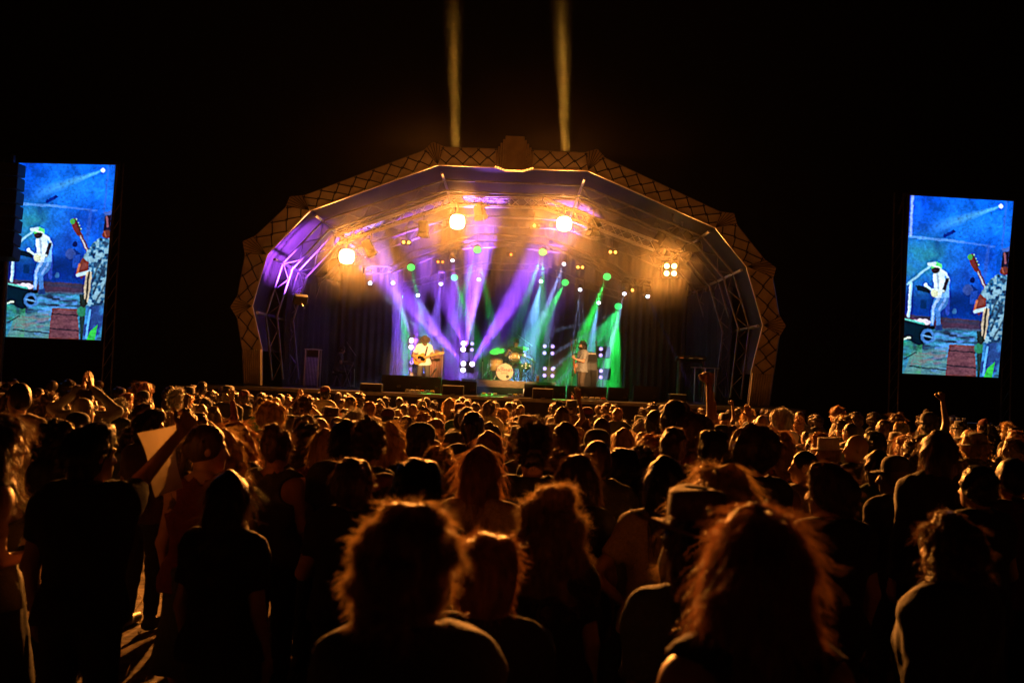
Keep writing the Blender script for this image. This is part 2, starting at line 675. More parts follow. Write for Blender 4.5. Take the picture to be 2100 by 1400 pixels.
# local frame of every lamp: light leaves along -Z
ME = {}
ME['bl_house'] = mesh_of('housing', MB().box((0, 0, .07), (.47, .47, .14), bevel=.05), BLACK)
ME['bl_frame'] = mesh_of('bezel', MB().box((0, .275, -.012), (.58, .03, .03)).box((0, -.275, -.012), (.58, .03, .03)).box((.275, 0, -.012), (.03, .52, .03)).box((-.275, 0, -.012), (.03, .52, .03)), BLACK)
ME['bl_yoke'] = mesh_of('yoke', MB().box((-.33, 0, .1), (.015, .05, .3)).box((.33, 0, .1), (.015, .05, .3)).box((0, 0, .25), (.675, .05, .015)), STEEL)
def bulb(r_, d, m, nm='lamp'):
    return mesh_of(nm, MB().lathe([(r_, .0), (r_ * .96, -d * .5), (r_ * .7, -d * .85), (r_ * .3, -d)], 18), m, True)
ME['bulb_hot'] = bulb(.112, .05, G_BULB)
ME['bl_reflector'] = mesh_of('reflector', MB().lathe([(.25, .002), (.22, -.010), (.05, -.012)], 24), glow('lit_reflector', (1.0, .62, .22), 9))
ME['bulb_mid'] = bulb(.082, .035, G_BULB2)
ME['clamp'] = mesh_of('clamp', MB().tube((0, 0, 0), (0, 0, .32), .02, 8).box((0, 0, .33), (.09, .07, .05)), STEEL)


def hang(t, dz=0):
    """A clamp that hangs the lamp from whatever is above it."""
    o = inst('clamp', ME['clamp'], t)
    o.matrix_local = Matrix.LocRotScale(None, t.rotation_euler, None).inverted() @ Matrix.Translation((0, 0, .24 + dz))
    return o


def blinder(u, v, y, label, hot, power, target):
    t = thing('blinder_light', label, 'stage light', at(u, v, y), group='four lamp blinders')
    aim(t, target)
    inst('housing', ME['bl_house'], t); inst('yoke', ME['bl_yoke'], t); hang(t)
    if not hot: inst('bezel', ME['bl_frame'], t)
    if hot: inst('reflector', ME['bl_reflector'], t)
    for a in (-1, 1):
        for b in (-1, 1):
            inst('lamp', ME['bulb_hot' if hot else 'bulb_mid'], t, (a * (.102 if hot else .118), b * (.102 if hot else .118), -.012))
    src = t.location + (Vector(target) - t.location).normalized() * .25
    out = Vector(target)
    light('blinder_glow', 'SPOT', src, (out.x, out.y, src.z - .10 * (src.y - out.y)), AMBER, power, t, angle=94, blend=1.0, radius=.12)
    light('blinder_spill', 'SPOT', src, target, AMBER, power * .26, t, angle=160, blend=1.0, radius=.12)
    return t


BL = 34000
BEAM = 55.0
FOLLOW = 220000
blinder(711, 526, 31.7, 'leftmost glaring four lamp blinder hanging low on the left truss', True, BL * .9, at(900, 1000, 9))
blinder(938, 455, 31.7, 'glaring four lamp blinder under the truss bend, left of the arch keystone', True, BL, at(900, 1050, 8))
blinder(1157, 459, 31.7, 'glaring four lamp blinder right of the arch keystone, above the bassist', True, BL, at(960, 1050, 8))
blinder(1375, 553, 31.9, 'dimmer blinder on the right with its four round lamps told apart', False, BL * .28, at(1080, 1000, 10))

# LED par cans, green
ME['par_body'] = mesh_of('can', MB().lathe([(.155, 0), (.155, .1), (.12, .2), (.08, .27)], 20), BLACK, True)
ME['par_ring'] = mesh_of('bezel', MB().lathe([(.165, .02), (.165, -.03), (.150, -.03), (.150, .0)], 20, close=False), BLACK)
ME['par_glass'] = mesh_of('lens', MB().lathe([(.148, -.004), (.148, -.008)], 20), G_GREENB)
dots = MB()
for rr, nn in ((0, 1), (.042, 6), (.083, 12), (.123, 18)):
    for k in range(nn):
        a = 2 * math.pi * k / nn + rr * 9
        dots.lathe([(.0165, -.008), (.013, -.016)], 6, (rr * math.cos(a), rr * math.sin(a), 0))
ME['par_dots'] = mesh_of('led_array', dots, G_GREEN)
ME['par_yoke'] = mesh_of('yoke', MB().box((-.18, 0, .1), (.012, .04, .24)).box((.18, 0, .1), (.012, .04, .24)).box((0, 0, .3), (.372, .04, .012)), STEEL)


def par(u, v, y, label, target, power, angle=16, col=GREEN):
    t = thing('par_lamp', label, 'stage light', at(u, v, y), group='green par lamps')
    aim(t, target)
    # tilt the face half-way to the viewer, as the lamps show their lit faces
    inst('can', ME['par_body'], t); inst('bezel', ME['par_ring'], t)
    g_ = inst('lens', ME['par_glass'], t); o = inst('led_array', ME['par_dots'], g_)
    inst('yoke', ME['par_yoke'], t); hang(t)
    return t


def beam(t, u, v, y, target, col, power, angle, blend=.5, off=.2, radius=.03):
    p = at(u, v, y); d = (Vector(target) - p).normalized()
    return light('beam_light', 'SPOT', p + d * off, target, col, power * BEAM, t, angle, blend, radius)


PARS = [
    (843, 548, 35.6, 'green lamp upper left, right of the leftmost blinder', at(873, 692, 32.2), 110, 7),
    (979, 512, 35.6, 'topmost green lamp left of the stage centre', at(1020, 719, 35.0), 160, 9),
    (1113, 517, 35.6, 'topmost green lamp right of the stage centre', at(1110, 790, 33), 190, 11),
    (1245, 567, 35.6, 'green lamp upper right with a strong slanting beam', at(1150, 800, 33.5), 300, 11),
    (819, 608, 38.6, 'lowest green lamp on the left above the guitarist', at(845, 790, 36), 260, 14),
    (932, 569, 38.6, 'green lamp left of centre above the floor lamp bank', at(1000, 770, 34.8), 120, 10),
    (1159, 579, 38.6, 'green lamp right of centre above the bassist', at(1075, 730, 35), 160, 12),
    (1268, 628, 38.6, 'lowest green lamp on the right beside the dark wing', at(1250, 800, 37), 480, 20),
]
DECKG = {979: at(885, 808, 30.2), 1113: at(1010, 813, 30.2), 1245: at(1150, 818, 30.2)}
for u, v, y, lab, tg, pw, an in PARS:
    face = at(u, v, y) + (CAM + Vector((0, 0, -3)) - at(u, v, y)).normalized() * 6 + Vector((0, 0, -2.6))
    t = par(u, v, y, lab, face, pw)
    beam(t, u, v, y, tg, GREEN, pw, an)
    if u == 1268: beam(t, u, v, y, at(1225, 715, 37.5), (.01, .8, .12), 110, 40, 1.0)
    if u in DECKG:
        beam(t, u, v, y, DECKG[u], GREEN, 260, 7)

# moving heads, ice white
ME['mh_base'] = mesh_of('base', MB().box((0, 0, .36), (.26, .2, .09), bevel=.02), BLACK)
ME['mh_yoke'] = mesh_of('yoke', MB().box((-.15, 0, .16), (.04, .1, .34), bevel=.01).box((.15, 0, .16), (.04, .1, .34), bevel=.01), BLACK)
ME['mh_head'] = mesh_of('head', MB().lathe([(.075, -.16), (.105, -.1), (.115, .05), (.07, .16)], 16), BLACK, True)
ME['mh_lens'] = mesh_of('lens', MB().lathe([(.068, -.162), (.05, -.175)], 16), G_ICE)
HEADS = [
    # u, v, y, label, [(target u, v, y, colour, power, angle)]
    (757, 578, 37.0, 'outermost white spotlight on the left end of its bar', [(852, 668, 35, ICE, 700, 3.5)]),
    (806, 576, 37.0, 'white spotlight just right of the outermost left one', [(815, 660, 36, (.26, .10, 1), 420, 15)]),
    (795, 615, 38.6, 'lowest white spotlight at the far left', [(808, 668, 37, ICE, 60, 3)]),
    (857, 602, 38.6, 'white spotlight above the guitarist\'s hat', [(872, 700, 37, (.12, .35, 1), 420, 13), (905, 700, 37, ICE, 160, 8)]),
    (928, 528, 37.0, 'white spotlight right below the blinder, left of centre', [(935, 650, 37, PURP, 700, 24)]),
    (983, 568, 38.6, 'white spotlight above the lamp bank beside the drums', [(960, 720, 38, (.36, .30, 1), 900, 9)]),
    (905, 577, 37.5, 'small white spotlight left of the green lamp above the lamp bank', [(890, 680, 37, (.26, .12, 1), 600, 20)]),
    (1110, 573, 38.6, 'small white spotlight straight above the right lamp bank', [(1085, 700, 37, (.16, .45, .9), 500, 18)]),
    (1158, 537, 37.0, 'highest white spotlight on the right, with a broad slanting beam', [(1085, 720, 35.5, (.3, .42, 1), 800, 8), (1120, 700, 36, (.3, .42, 1), 260, 5)]),
    (1190, 590, 38.6, 'white spotlight above the bassist with a narrow split beam', [(1172, 720, 37, ICE, 420, 2.2), (1186, 720, 37, ICE, 420, 2), (1204, 720, 37, ICE, 420, 2.2)]),
    (1228, 617, 38.6, 'white spotlight low right with a short broad cone', [(1214, 700, 37.5, (.2, .5, 1), 420, 11)]),
    (1281, 598, 37.0, 'white spotlight beside the small orange lamp on the right', [(1255, 700, 36, ICE, 700, 7)]),
    (1292, 635, 38.6, 'lowest white spotlight on the right with fanned beams', [(1178, 700, 37, ICE, 800, 2.6), (1190, 712, 37, ICE, 800, 2.3), (1206, 722, 37, ICE, 800, 2.6), (1222, 735, 37, ICE, 700, 2.4), (1160, 672, 37, ICE, 500, 2)]),
    (1326, 604, 37.0, 'outermost white spotlight on the right end of its bar', [(1400, 760, 35, (.5, .3, 1), 170, 2.4)]),
]
for u, v, y, lab, beams in HEADS:
    t = thing('moving_head', lab, 'stage light', at(u, v, y), group='white moving heads')
    inst('base', ME['mh_base'], t); inst('yoke', ME['mh_yoke'], t)
    h = inst('head', ME['mh_head'], t)
    tu, tv, ty = beams[0][:3]
    face = (at(tu, tv, ty) - t.location).normalized() + Vector((0, -.9, -.1))
    h.rotation_euler = rot_to(face).to_euler()
    inst('lens', ME['mh_lens'], h)
    for tu, tv, ty, c, pw, an in beams:
        beam(t, u, v, y, at(tu, tv, ty), c, pw * 1.0, an, .6, .2)

# small twin lamps glowing orange or red
ME['tw_house'] = mesh_of('housing', MB().box((0, 0, .05), (.34, .18, .12), bevel=.015), BLACK)
ME['tw_hot'] = bulb(.05, .02, G_ORANGE); ME['tw_red'] = bulb(.045, .02, G_RED)
TW = [
    (833, 497, 33.0, 'twin lamp glowing orange left of the stage centre, beside the left blinder', 'tw_hot', 2, 30),
    (1096, 463, 33.0, 'single glowing yellow orange lamp left of the right blinder', 'tw_hot', 1, 10),
    (1257, 517, 34.0, 'twin lamp glowing orange below the right sloping truss', 'tw_hot', 2, 10),
    (1190, 548, 36.5, 'twin lamp glowing orange below the right blinder', 'tw_hot', 2, 8),
    (1297, 595, 36.0, 'bright single orange lamp at the right end above the bass amplifier', 'tw_hot', 1, 90),
    (903, 537, 36.5, 'twin lamp glowing dim red left of centre under the left blinder', 'tw_red', 2, 3),
    (1048, 522, 36.5, 'single dim red lamp at the stage centre high over the drums', 'tw_red', 1, 2),
]
for u, v, y, lab, k, n, pw in TW:
    t = thing('twin_lamp', lab, 'stage light', at(u, v, y), group='small orange lamps')
    aim(t, CAM)
    inst('housing', ME['tw_house'], t); hang(t, -.1)
    for a in ((-.085, .085) if n == 2 else (0,)):
        inst('lamp', ME[k], t, (a, 0, -.012))
    light('lamp_glow', 'SPOT', t.location + (CAM - t.location).normalized() * .08, CAM, (1, .36, .06), pw, t, angle=150, blend=1, radius=.05)

# floor lamp banks: two heads of four lamps on a post
def led_face(m_dot, m_glass):
    d = MB()
    for rr, nn in ((0, 1), (.026, 6), (.054, 12)):
        for k in range(nn):
            a = 2 * math.pi * k / nn
            d.lathe([(.0125, -.006), (.009, -.014)], 6, (rr * math.cos(a), rr * math.sin(a), 0))
    return mesh_of('led_array', d, m_dot), mesh_of('lens', MB().lathe([(.072, .0), (.072, -.006)], 18), m_glass)
ME['led_hot'] = (bulb(.088, .03, G_LED), None)
ME['led_dim'] = led_face(glow('violet_dot', (.55, .38, 1.0), 3.4), G_LEDG)
ME['led_cup'] = mesh_of('cup', MB().lathe([(.09, .0), (.095, .09), (.06, .12)], 16), BLACK, True)
ME['led_frame'] = mesh_of('frame', MB().box((0, 0, .14), (.5, .42, .04), bevel=.01).box((-.17, 0, .1), (.03, .4, .06)).box((.17, 0, .1), (.03, .4, .06)), BLACK)


def bank(u, y, heads, label):
    """heads: list of (v, [hot flags for TL, TR, BL, BR], half width)."""
    base = at(u, 775, y); base.z = RISER_Z if y > 33.8 and abs(u - 960) < 20 else DECK_Z
    t = thing('lamp_tower', label, 'stage light', base, group='floor lamp towers')
    top = at(u, heads[0][0] - 22, y)
    MB().tube((0, .2, 0), (0, .2, top.z - base.z), .025, 8).build('post', STEEL, t)
    MB().box((0, .2, .01), (.5, .5, .02)).build('base_plate', STEEL, t)
    for v, flags, hw, hh in heads:
        c = at(u, v, y) - base
        h = inst('lamp_head', ME['led_frame'], t, c, rot_to((CAM - at(u, v, y))).to_euler())
        for i, fl in enumerate(flags):
            if fl is None: continue
            x = (1 if i % 2 == 0 else -1) * hw; z = (1 if i < 2 else -1) * hh
            cup = inst('lamp', ME['led_cup'], h, (x, z, -.03))
            if fl: 
                cup2 = inst('lamp', ME['led_hot'][0], h, (x, z, -.03))
            else:
                inst('lens', ME['led_dim'][1], h, (x, z, -.03)); inst('led_array', ME['led_dim'][0], h, (x, z, -.03))
    return t


RISER_Z = 1.925
BK = 36.2
tA = bank(959, BK, [(710.5, [1, 0, 1, 0], .16, .11), (752.5, [1, 1, 1, None], .16, .115)], 'floor tower of glaring white violet lamps between guitarist and drums')
tB = bank(1125, BK, [(717, [0, 0, 0, 0], .145, .125), (763, [0, 0, 0, 0], .145, .125)], 'floor tower of two dim violet lamp squares right of the drum kit')
tC = bank(1238, BK, [(722, [0, None, 0, None], .1, .115), (767, [0, None, 0, None], .1, .115)], 'floor tower of dim violet lamps behind the microphone stand right of the bassist')
tD = bank(850, BK, [(705, [1, None, 1, None], .11, .12), (750, [0, None, 0, None], .11, .12)], 'floor tower of lamps mostly hidden behind the guitarist')

# violet beams rising from the lit floor tower
for (u, v), tg, pw, an, c in (
        ((952, 748), at(815, 590, 36.8), 700, 11, PURP), ((952, 746), at(846, 640, 36.4), 500, 5, (.33, .16, 1)),
        ((956, 712), at(978, 540, 36.8), 1500, 13, PURP), ((957, 716), at(985, 560, 36.8), 700, 6, (.36, .22, 1)),
        ((968, 745), at(1062, 600, 36.8), 900, 12, PURP), ((955, 715), at(905, 600, 37), 320, 14, PURP)):
    p = at(u, v, BK - .25); d = (tg - p).normalized()
    light('beam_light', 'SPOT', p + d * .05, tg, c, pw * BEAM * 3.6, tA, an * 1.5, 1.0, .05)
light('beam_light', 'SPOT', at(957, 712, BK - .3), at(925, 640, 38.5), (.20, .05, 1), 8500, tA, 38, 1, .05)
light('beam_light', 'SPOT', at(968, 745, BK - .3), at(1045, 650, 38.5), (.20, .05, 1), 7000, tA, 34, 1, .05)
light('beam_light', 'SPOT', at(957, 700, BK - .3), at(1000, 405, 32.2), (.40, .14, 1), 8000, tA, 17, 1, .05)
light('beam_light', 'SPOT', at(845, 699, BK - .3), at(812, 600, 36.4), (.36, .22, 1), 1500 * BEAM, tD, 12, .8, .05)
light('beam_light', 'SPOT', at(845, 750, BK - .3), at(856, 560, 37.0), PURP, 800 * BEAM, tD, 20, .8, .05)
light('beam_light', 'SPOT', at(1125, 717, BK - .3), at(1118, 560, 36.0), (.4, .25, 1), 25 * BEAM, tB, 50, 1, .05)

# wash light in the left wing that turns the arch ribs violet
ME['wash_body'] = mesh_of('housing', MB().box((0, 0, .1), (.42, .3, .2), bevel=.03), BLACK)
ME['wash_lens'] = mesh_of('lens', MB().box((0, 0, -.005), (.36, .24, .012)), G_LEDP)
for loc, tg, pw, an, lab in ((Vector((-6.55, 30.45, 4.2)), at(575, 490, 33.0), 900, 56, 'wash lamp high in the left wing turned up to the violet ribs'),):
    t = thing('wash_lamp', lab, 'stage light', loc, group='violet wash lamps'); aim(t, tg)
    inst('housing', ME['wash_body'], t); inst('lens', ME['wash_lens'], t)
    b = MB(); b.tube((0, 0, .2), (0, 0, .5), .02, 8).build('clamp', STEEL, t)
    light('wash_light', 'SPOT', loc + (tg - loc).normalized() * .08, tg, (.36, .07, 1.0), pw * 24, t, an, .8, .12)

# front spotlights with barn doors, aimed at the players
ME['fr_body'] = mesh_of('housing', MB().box((0, 0, .2), (.3, .3, .4), bevel=.03), BLACK)
ME['fr_lens'] = mesh_of('lens', MB().lathe([(.12, 0), (.09, -.03)], 16), glow('fresnel_lens', (1, .7, .35), 4))
ME['fr_door'] = mesh_of('barn_door', MB().box((0, .12, -.11), (.3, .008, .22)), BLACK)
FRONT = [
    (760, 516, 32.1, Vector((-2.95, 32.3, 2.75)), 1500, 13, 'barn doored spotlight right of the leftmost blinder'),
    (868, 478, 32.1, at(860, 735, 32.4), 1100, 12, 'barn doored spotlight on the left truss between two blinders'),
    (985, 440, 32.1, at(1035, 755, 34.4), 1400, 13, 'barn doored spotlight right of the blinder under the truss bend'),
    (1216, 474, 32.1, at(1190, 735, 32.5), 560, 12, 'barn doored spotlight right of the blinder on the right truss'),
    (1398, 497, 32.2, at(1100, 790, 33.5), 60, 30, 'lower barn doored spotlight in the dark cluster on the right'),
    (1345, 500, 32.2, at(1190, 720, 32.5), 260, 12, 'upper barn doored spotlight in the dark cluster on the right'),
    (1415, 512, 32.4, at(700, 735, 35), 5, 14, 'rightmost barn doored spotlight in the dark cluster'),
]
for u, v, y, tg, pw, an, lab in FRONT:
    t = thing('spotlight', lab, 'stage light', at(u, v, y), group='barn doored front spotlights'); aim(t, tg)
    inst('housing', ME['fr_body'], t); inst('lens', ME['fr_lens'], t); hang(t, .1)
    for k in range(4):
        q = Matrix.Rotation(R(90 * k), 3, 'Z') @ Matrix.Translation((0, 0.03, 0)).to_3x3() @ Matrix.Rotation(R(25), 3, 'X')
        inst('barn_door', ME['fr_door'], t, (0, 0, 0), q.to_euler())
    light('spot_beam', 'SPOT', t.location + (tg - t.location).normalized() * .3, tg, WARM, pw * .5, t, an, .5, .06)
# plain dark lamps beside them
for u, v, y, lab in ((1378, 476, 32.0, 'unlit black lamp at the top of the dark cluster right of the truss'), (1352, 520, 32.3, 'unlit black lamp at the left of the dark cluster'),
                     (1402, 530, 32.3, 'unlit black lamp just above the dimmer blinder')):
    t = thing('unlit_lamp', lab, 'stage light', at(u, v, y), group='unlit lamps'); aim(t, at(1050, 790, 33))
    inst('can', ME['par_body'], t); inst('bezel', ME['par_ring'], t); inst('yoke', ME['par_yoke'], t); hang(t)

# follow spots on a lighting tower behind the audience
fs = thing('lighting_tower', 'lighting tower behind the audience with three follow spots on the band', 'lighting tower', (4.0, -9.0, gz(-9)))
for x in (-.6, .6):
    for y in (-.6, .6): MB().tube((x, y, 0), (x, y, 7.2), .04, 8).build('post', ALU, fs)
MB().box((0, 0, 5.6), (1.5, 1.5, .08)).build('platform', BLACK, fs)
for x, tg, pw, an in ((-.45, Vector((-2.9, 32.2, 2.75)), FOLLOW * 1.25, 2.9), (0, at(1042, 752, 34.7), FOLLOW * .62, 3.2), (.45, at(1191, 745, 32.6), FOLLOW * .95, 2.8)):
    p = Vector((4.0 + x, -8.7, 6.5 + gz(-9)))
    h = MB().lathe([(.12, -.1), (.14, .3), (.12, .8)], 14).build('follow_spot', BLACK, fs, True); h.location = p - fs.location; h.rotation_euler = rot_to(tg - p).to_euler()
    light('follow_light', 'SPOT', p + (tg - p).normalized() * .2, tg, WARM, pw, fs, an, 1.0, .05)

# two added roof lamps whose upward beams stand for vertical flare streaks
for u, lab in ((930, 'added flare streak lamp on the roof left of the keystone crest'), (1155, 'added flare streak lamp on the roof right of the keystone crest')):
    b0 = at(u + 4, 330, 31.5); b0.z = mL.z + .12
    b1 = at(u - 4 if u < 1000 else u - 8, -150, 31.5)
    t = thing('flare_streak_lamp', lab, 'stage light', b0, group='added flare streak lamps')
    MB().box((0, 0, -.06), (.4, .4, .1), bevel=.02).build('base', BLACK, t)
    MB().lathe([(.15, -.01), (.17, .2), (.16, .3)], 16).build('can', BLACK, t, True)
    light('beam_light', 'AREA', b0 + Vector((0, 0, .32)), b1, (1, .50, .06), 150, t, size=.10, spread=3.5)
    light('beam_light', 'AREA', b0 + Vector((0, 0, .31)), b1, (1, .50, .06), 240, t, size=.30, spread=8)

# ------------------------------------------------------------------ air: even haze, and thicker smoke inside the stage
def volume_box(name, lo, hi, label, col, dens, aniso, noisy=False):
    c = (Vector(lo) + Vector(hi)) / 2
    o = MB().box((0, 0, 0), Vector(hi) - Vector(lo)).build(name, None, None)
    o.location = c
    m = bpy.data.materials.new(name); m.use_nodes = True
    nt = m.node_tree; nt.nodes.clear()
    out = nt.nodes.new('ShaderNodeOutputMaterial')
    pv = nt.nodes.new('ShaderNodeVolumePrincipled')
    pv.inputs['Color'].default_value = (*col, 1)
    pv.inputs['Density'].default_value = dens
    pv.inputs['Anisotropy'].default_value = aniso
    nt.links.new(pv.outputs[0], out.inputs['Volume'])
    if noisy:
        tc = nt.nodes.new('ShaderNodeTexCoord')
        mp = nt.nodes.new('ShaderNodeMapping'); mp.inputs['Scale'].default_value = (1, 1, .8)
        nz = nt.nodes.new('ShaderNodeTexNoise'); nz.inputs['Scale'].default_value = .8; nz.inputs['Detail'].default_value = 3; nz.inputs['Roughness'].default_value = .62; nz.inputs['Distortion'].default_value = .6
        mr = nt.nodes.new('ShaderNodeMapRange'); mr.inputs[1].default_value = .40; mr.inputs[2].default_value = .72; mr.inputs[3].default_value = .25 * dens; mr.inputs[4].default_value = 3.0 * dens
        nt.links.new(tc.outputs['Object'], mp.inputs[0]); nt.links.new(mp.outputs[0], nz.inputs['Vector'])
        nt.links.new(nz.outputs['Fac'], mr.inputs[0]); 
        sx = nt.nodes.new('ShaderNodeSeparateXYZ'); nt.links.new(tc.outputs['Object'], sx.inputs[0])
        def ramp(sock, a, b, v0, v1):
            m_ = nt.nodes.new('ShaderNodeMapRange'); m_.interpolation_type = 'SMOOTHSTEP'
            m_.inputs[1].default_value = a; m_.inputs[2].default_value = b; m_.inputs[3].default_value = v0; m_.inputs[4].default_value = v1
            nt.links.new(sock, m_.inputs[0]); return m_.outputs[0]
        def mul(p, q):
            m_ = nt.nodes.new('ShaderNodeMath'); m_.operation = 'MULTIPLY'; nt.links.new(p, m_.inputs[0]); nt.links.new(q, m_.inputs[1]); return m_.outputs[0]
        e = mul(ramp(sx.outputs[0], -8.6, -4.6, 0, 1), ramp(sx.outputs[0], 2.2, 7.6, 1, .10))
        e = mul(e, ramp(sx.outputs[2], 1.9, 3.3, 1, .06))
        mxn = nt.nodes.new('ShaderNodeMath'); mxn.operation = 'MAXIMUM'      # the smoke hangs thickest under the roof towards the front
        nt.links.new(ramp(sx.outputs[1], -3.4, -1.6, 0, 1), mxn.inputs[0]); nt.links.new(ramp(sx.outputs[2], -1.4, 1.8, 0, 1.1), mxn.inputs[1])
        e = mul(e, mxn.outputs[0])
        nt.links.new(mul(mr.outputs[0], e), pv.inputs['Density'])
    o.data.materials.append(m)
    return tag(o, label, None, None, 'stuff')


volume_box('haze', (-262, -15, -5.0), (262, 266, 16.5), 'thin night haze over the field', (.9, .9, .92), .000008, .5)
volume_box('stage_smoke', (-9.2, 30.15, DECK_Z + .03), (8.6, 40.3, 8.9), 'drifting smoke on the stage', (.95, .95, .95), .032, .3, noisy=True)

# haze that has drifted out of the stage, thickest round the arch
def drift(name, lo, hi, label, dens):
    c = (Vector(lo) + Vector(hi)) / 2; h = (Vector(hi) - Vector(lo)) / 2
    o = MB().box((0, 0, 0), h * 2).build(name, None, None); o.location = c
    m = bpy.data.materials.new(name); m.use_nodes = True; nt = m.node_tree; nt.nodes.clear()
    out = nt.nodes.new('ShaderNodeOutputMaterial'); pv = nt.nodes.new('ShaderNodeVolumePrincipled')
    pv.inputs['Color'].default_value = (.92, .78, .72, 1); pv.inputs['Anisotropy'].default_value = .4
    tc = nt.nodes.new('ShaderNodeTexCoord'); mp = nt.nodes.new('ShaderNodeMapping'); mp.inputs['Scale'].default_value = (1 / h.x, 1 / h.y, 1 / h.z)
    ln = nt.nodes.new('ShaderNodeVectorMath'); ln.operation = 'LENGTH'
    mr = nt.nodes.new('ShaderNodeMapRange'); mr.interpolation_type = 'SMOOTHSTEP'
    mr.inputs[1].default_value = .05; mr.inputs[2].default_value = 1.0; mr.inputs[3].default_value = 1; mr.inputs[4].default_value = 0
    nz = nt.nodes.new('ShaderNodeTexNoise'); nz.inputs['Scale'].default_value = .22; nz.inputs['Detail'].default_value = 3
    m2 = nt.nodes.new('ShaderNodeMapRange'); m2.inputs[1].default_value = .35; m2.inputs[2].default_value = .7; m2.inputs[3].default_value = .3 * dens; m2.inputs[4].default_value = 2 * dens
    mu = nt.nodes.new('ShaderNodeMath'); mu.operation = 'MULTIPLY'
    L = nt.links.new
    L(tc.outputs['Object'], mp.inputs[0]); L(mp.outputs[0], ln.inputs[0]); L(ln.outputs['Value'], mr.inputs[0]); L(tc.outputs['Object'], nz.inputs['Vector']); L(nz.outputs['Fac'], m2.inputs[0])
    L(mr.outputs[0], mu.inputs[0]); L(m2.outputs[0], mu.inputs[1]); L(mu.outputs[0], pv.inputs['Density']); L(pv.outputs[0], out.inputs['Volume'])
    o.data.materials.append(m)
    return tag(o, label, None, None, 'stuff')


drift('drifting_haze', (-15, 27.0, 4.6), (14, 45, 16), 'faint smoke drifting out around the arch', .009)
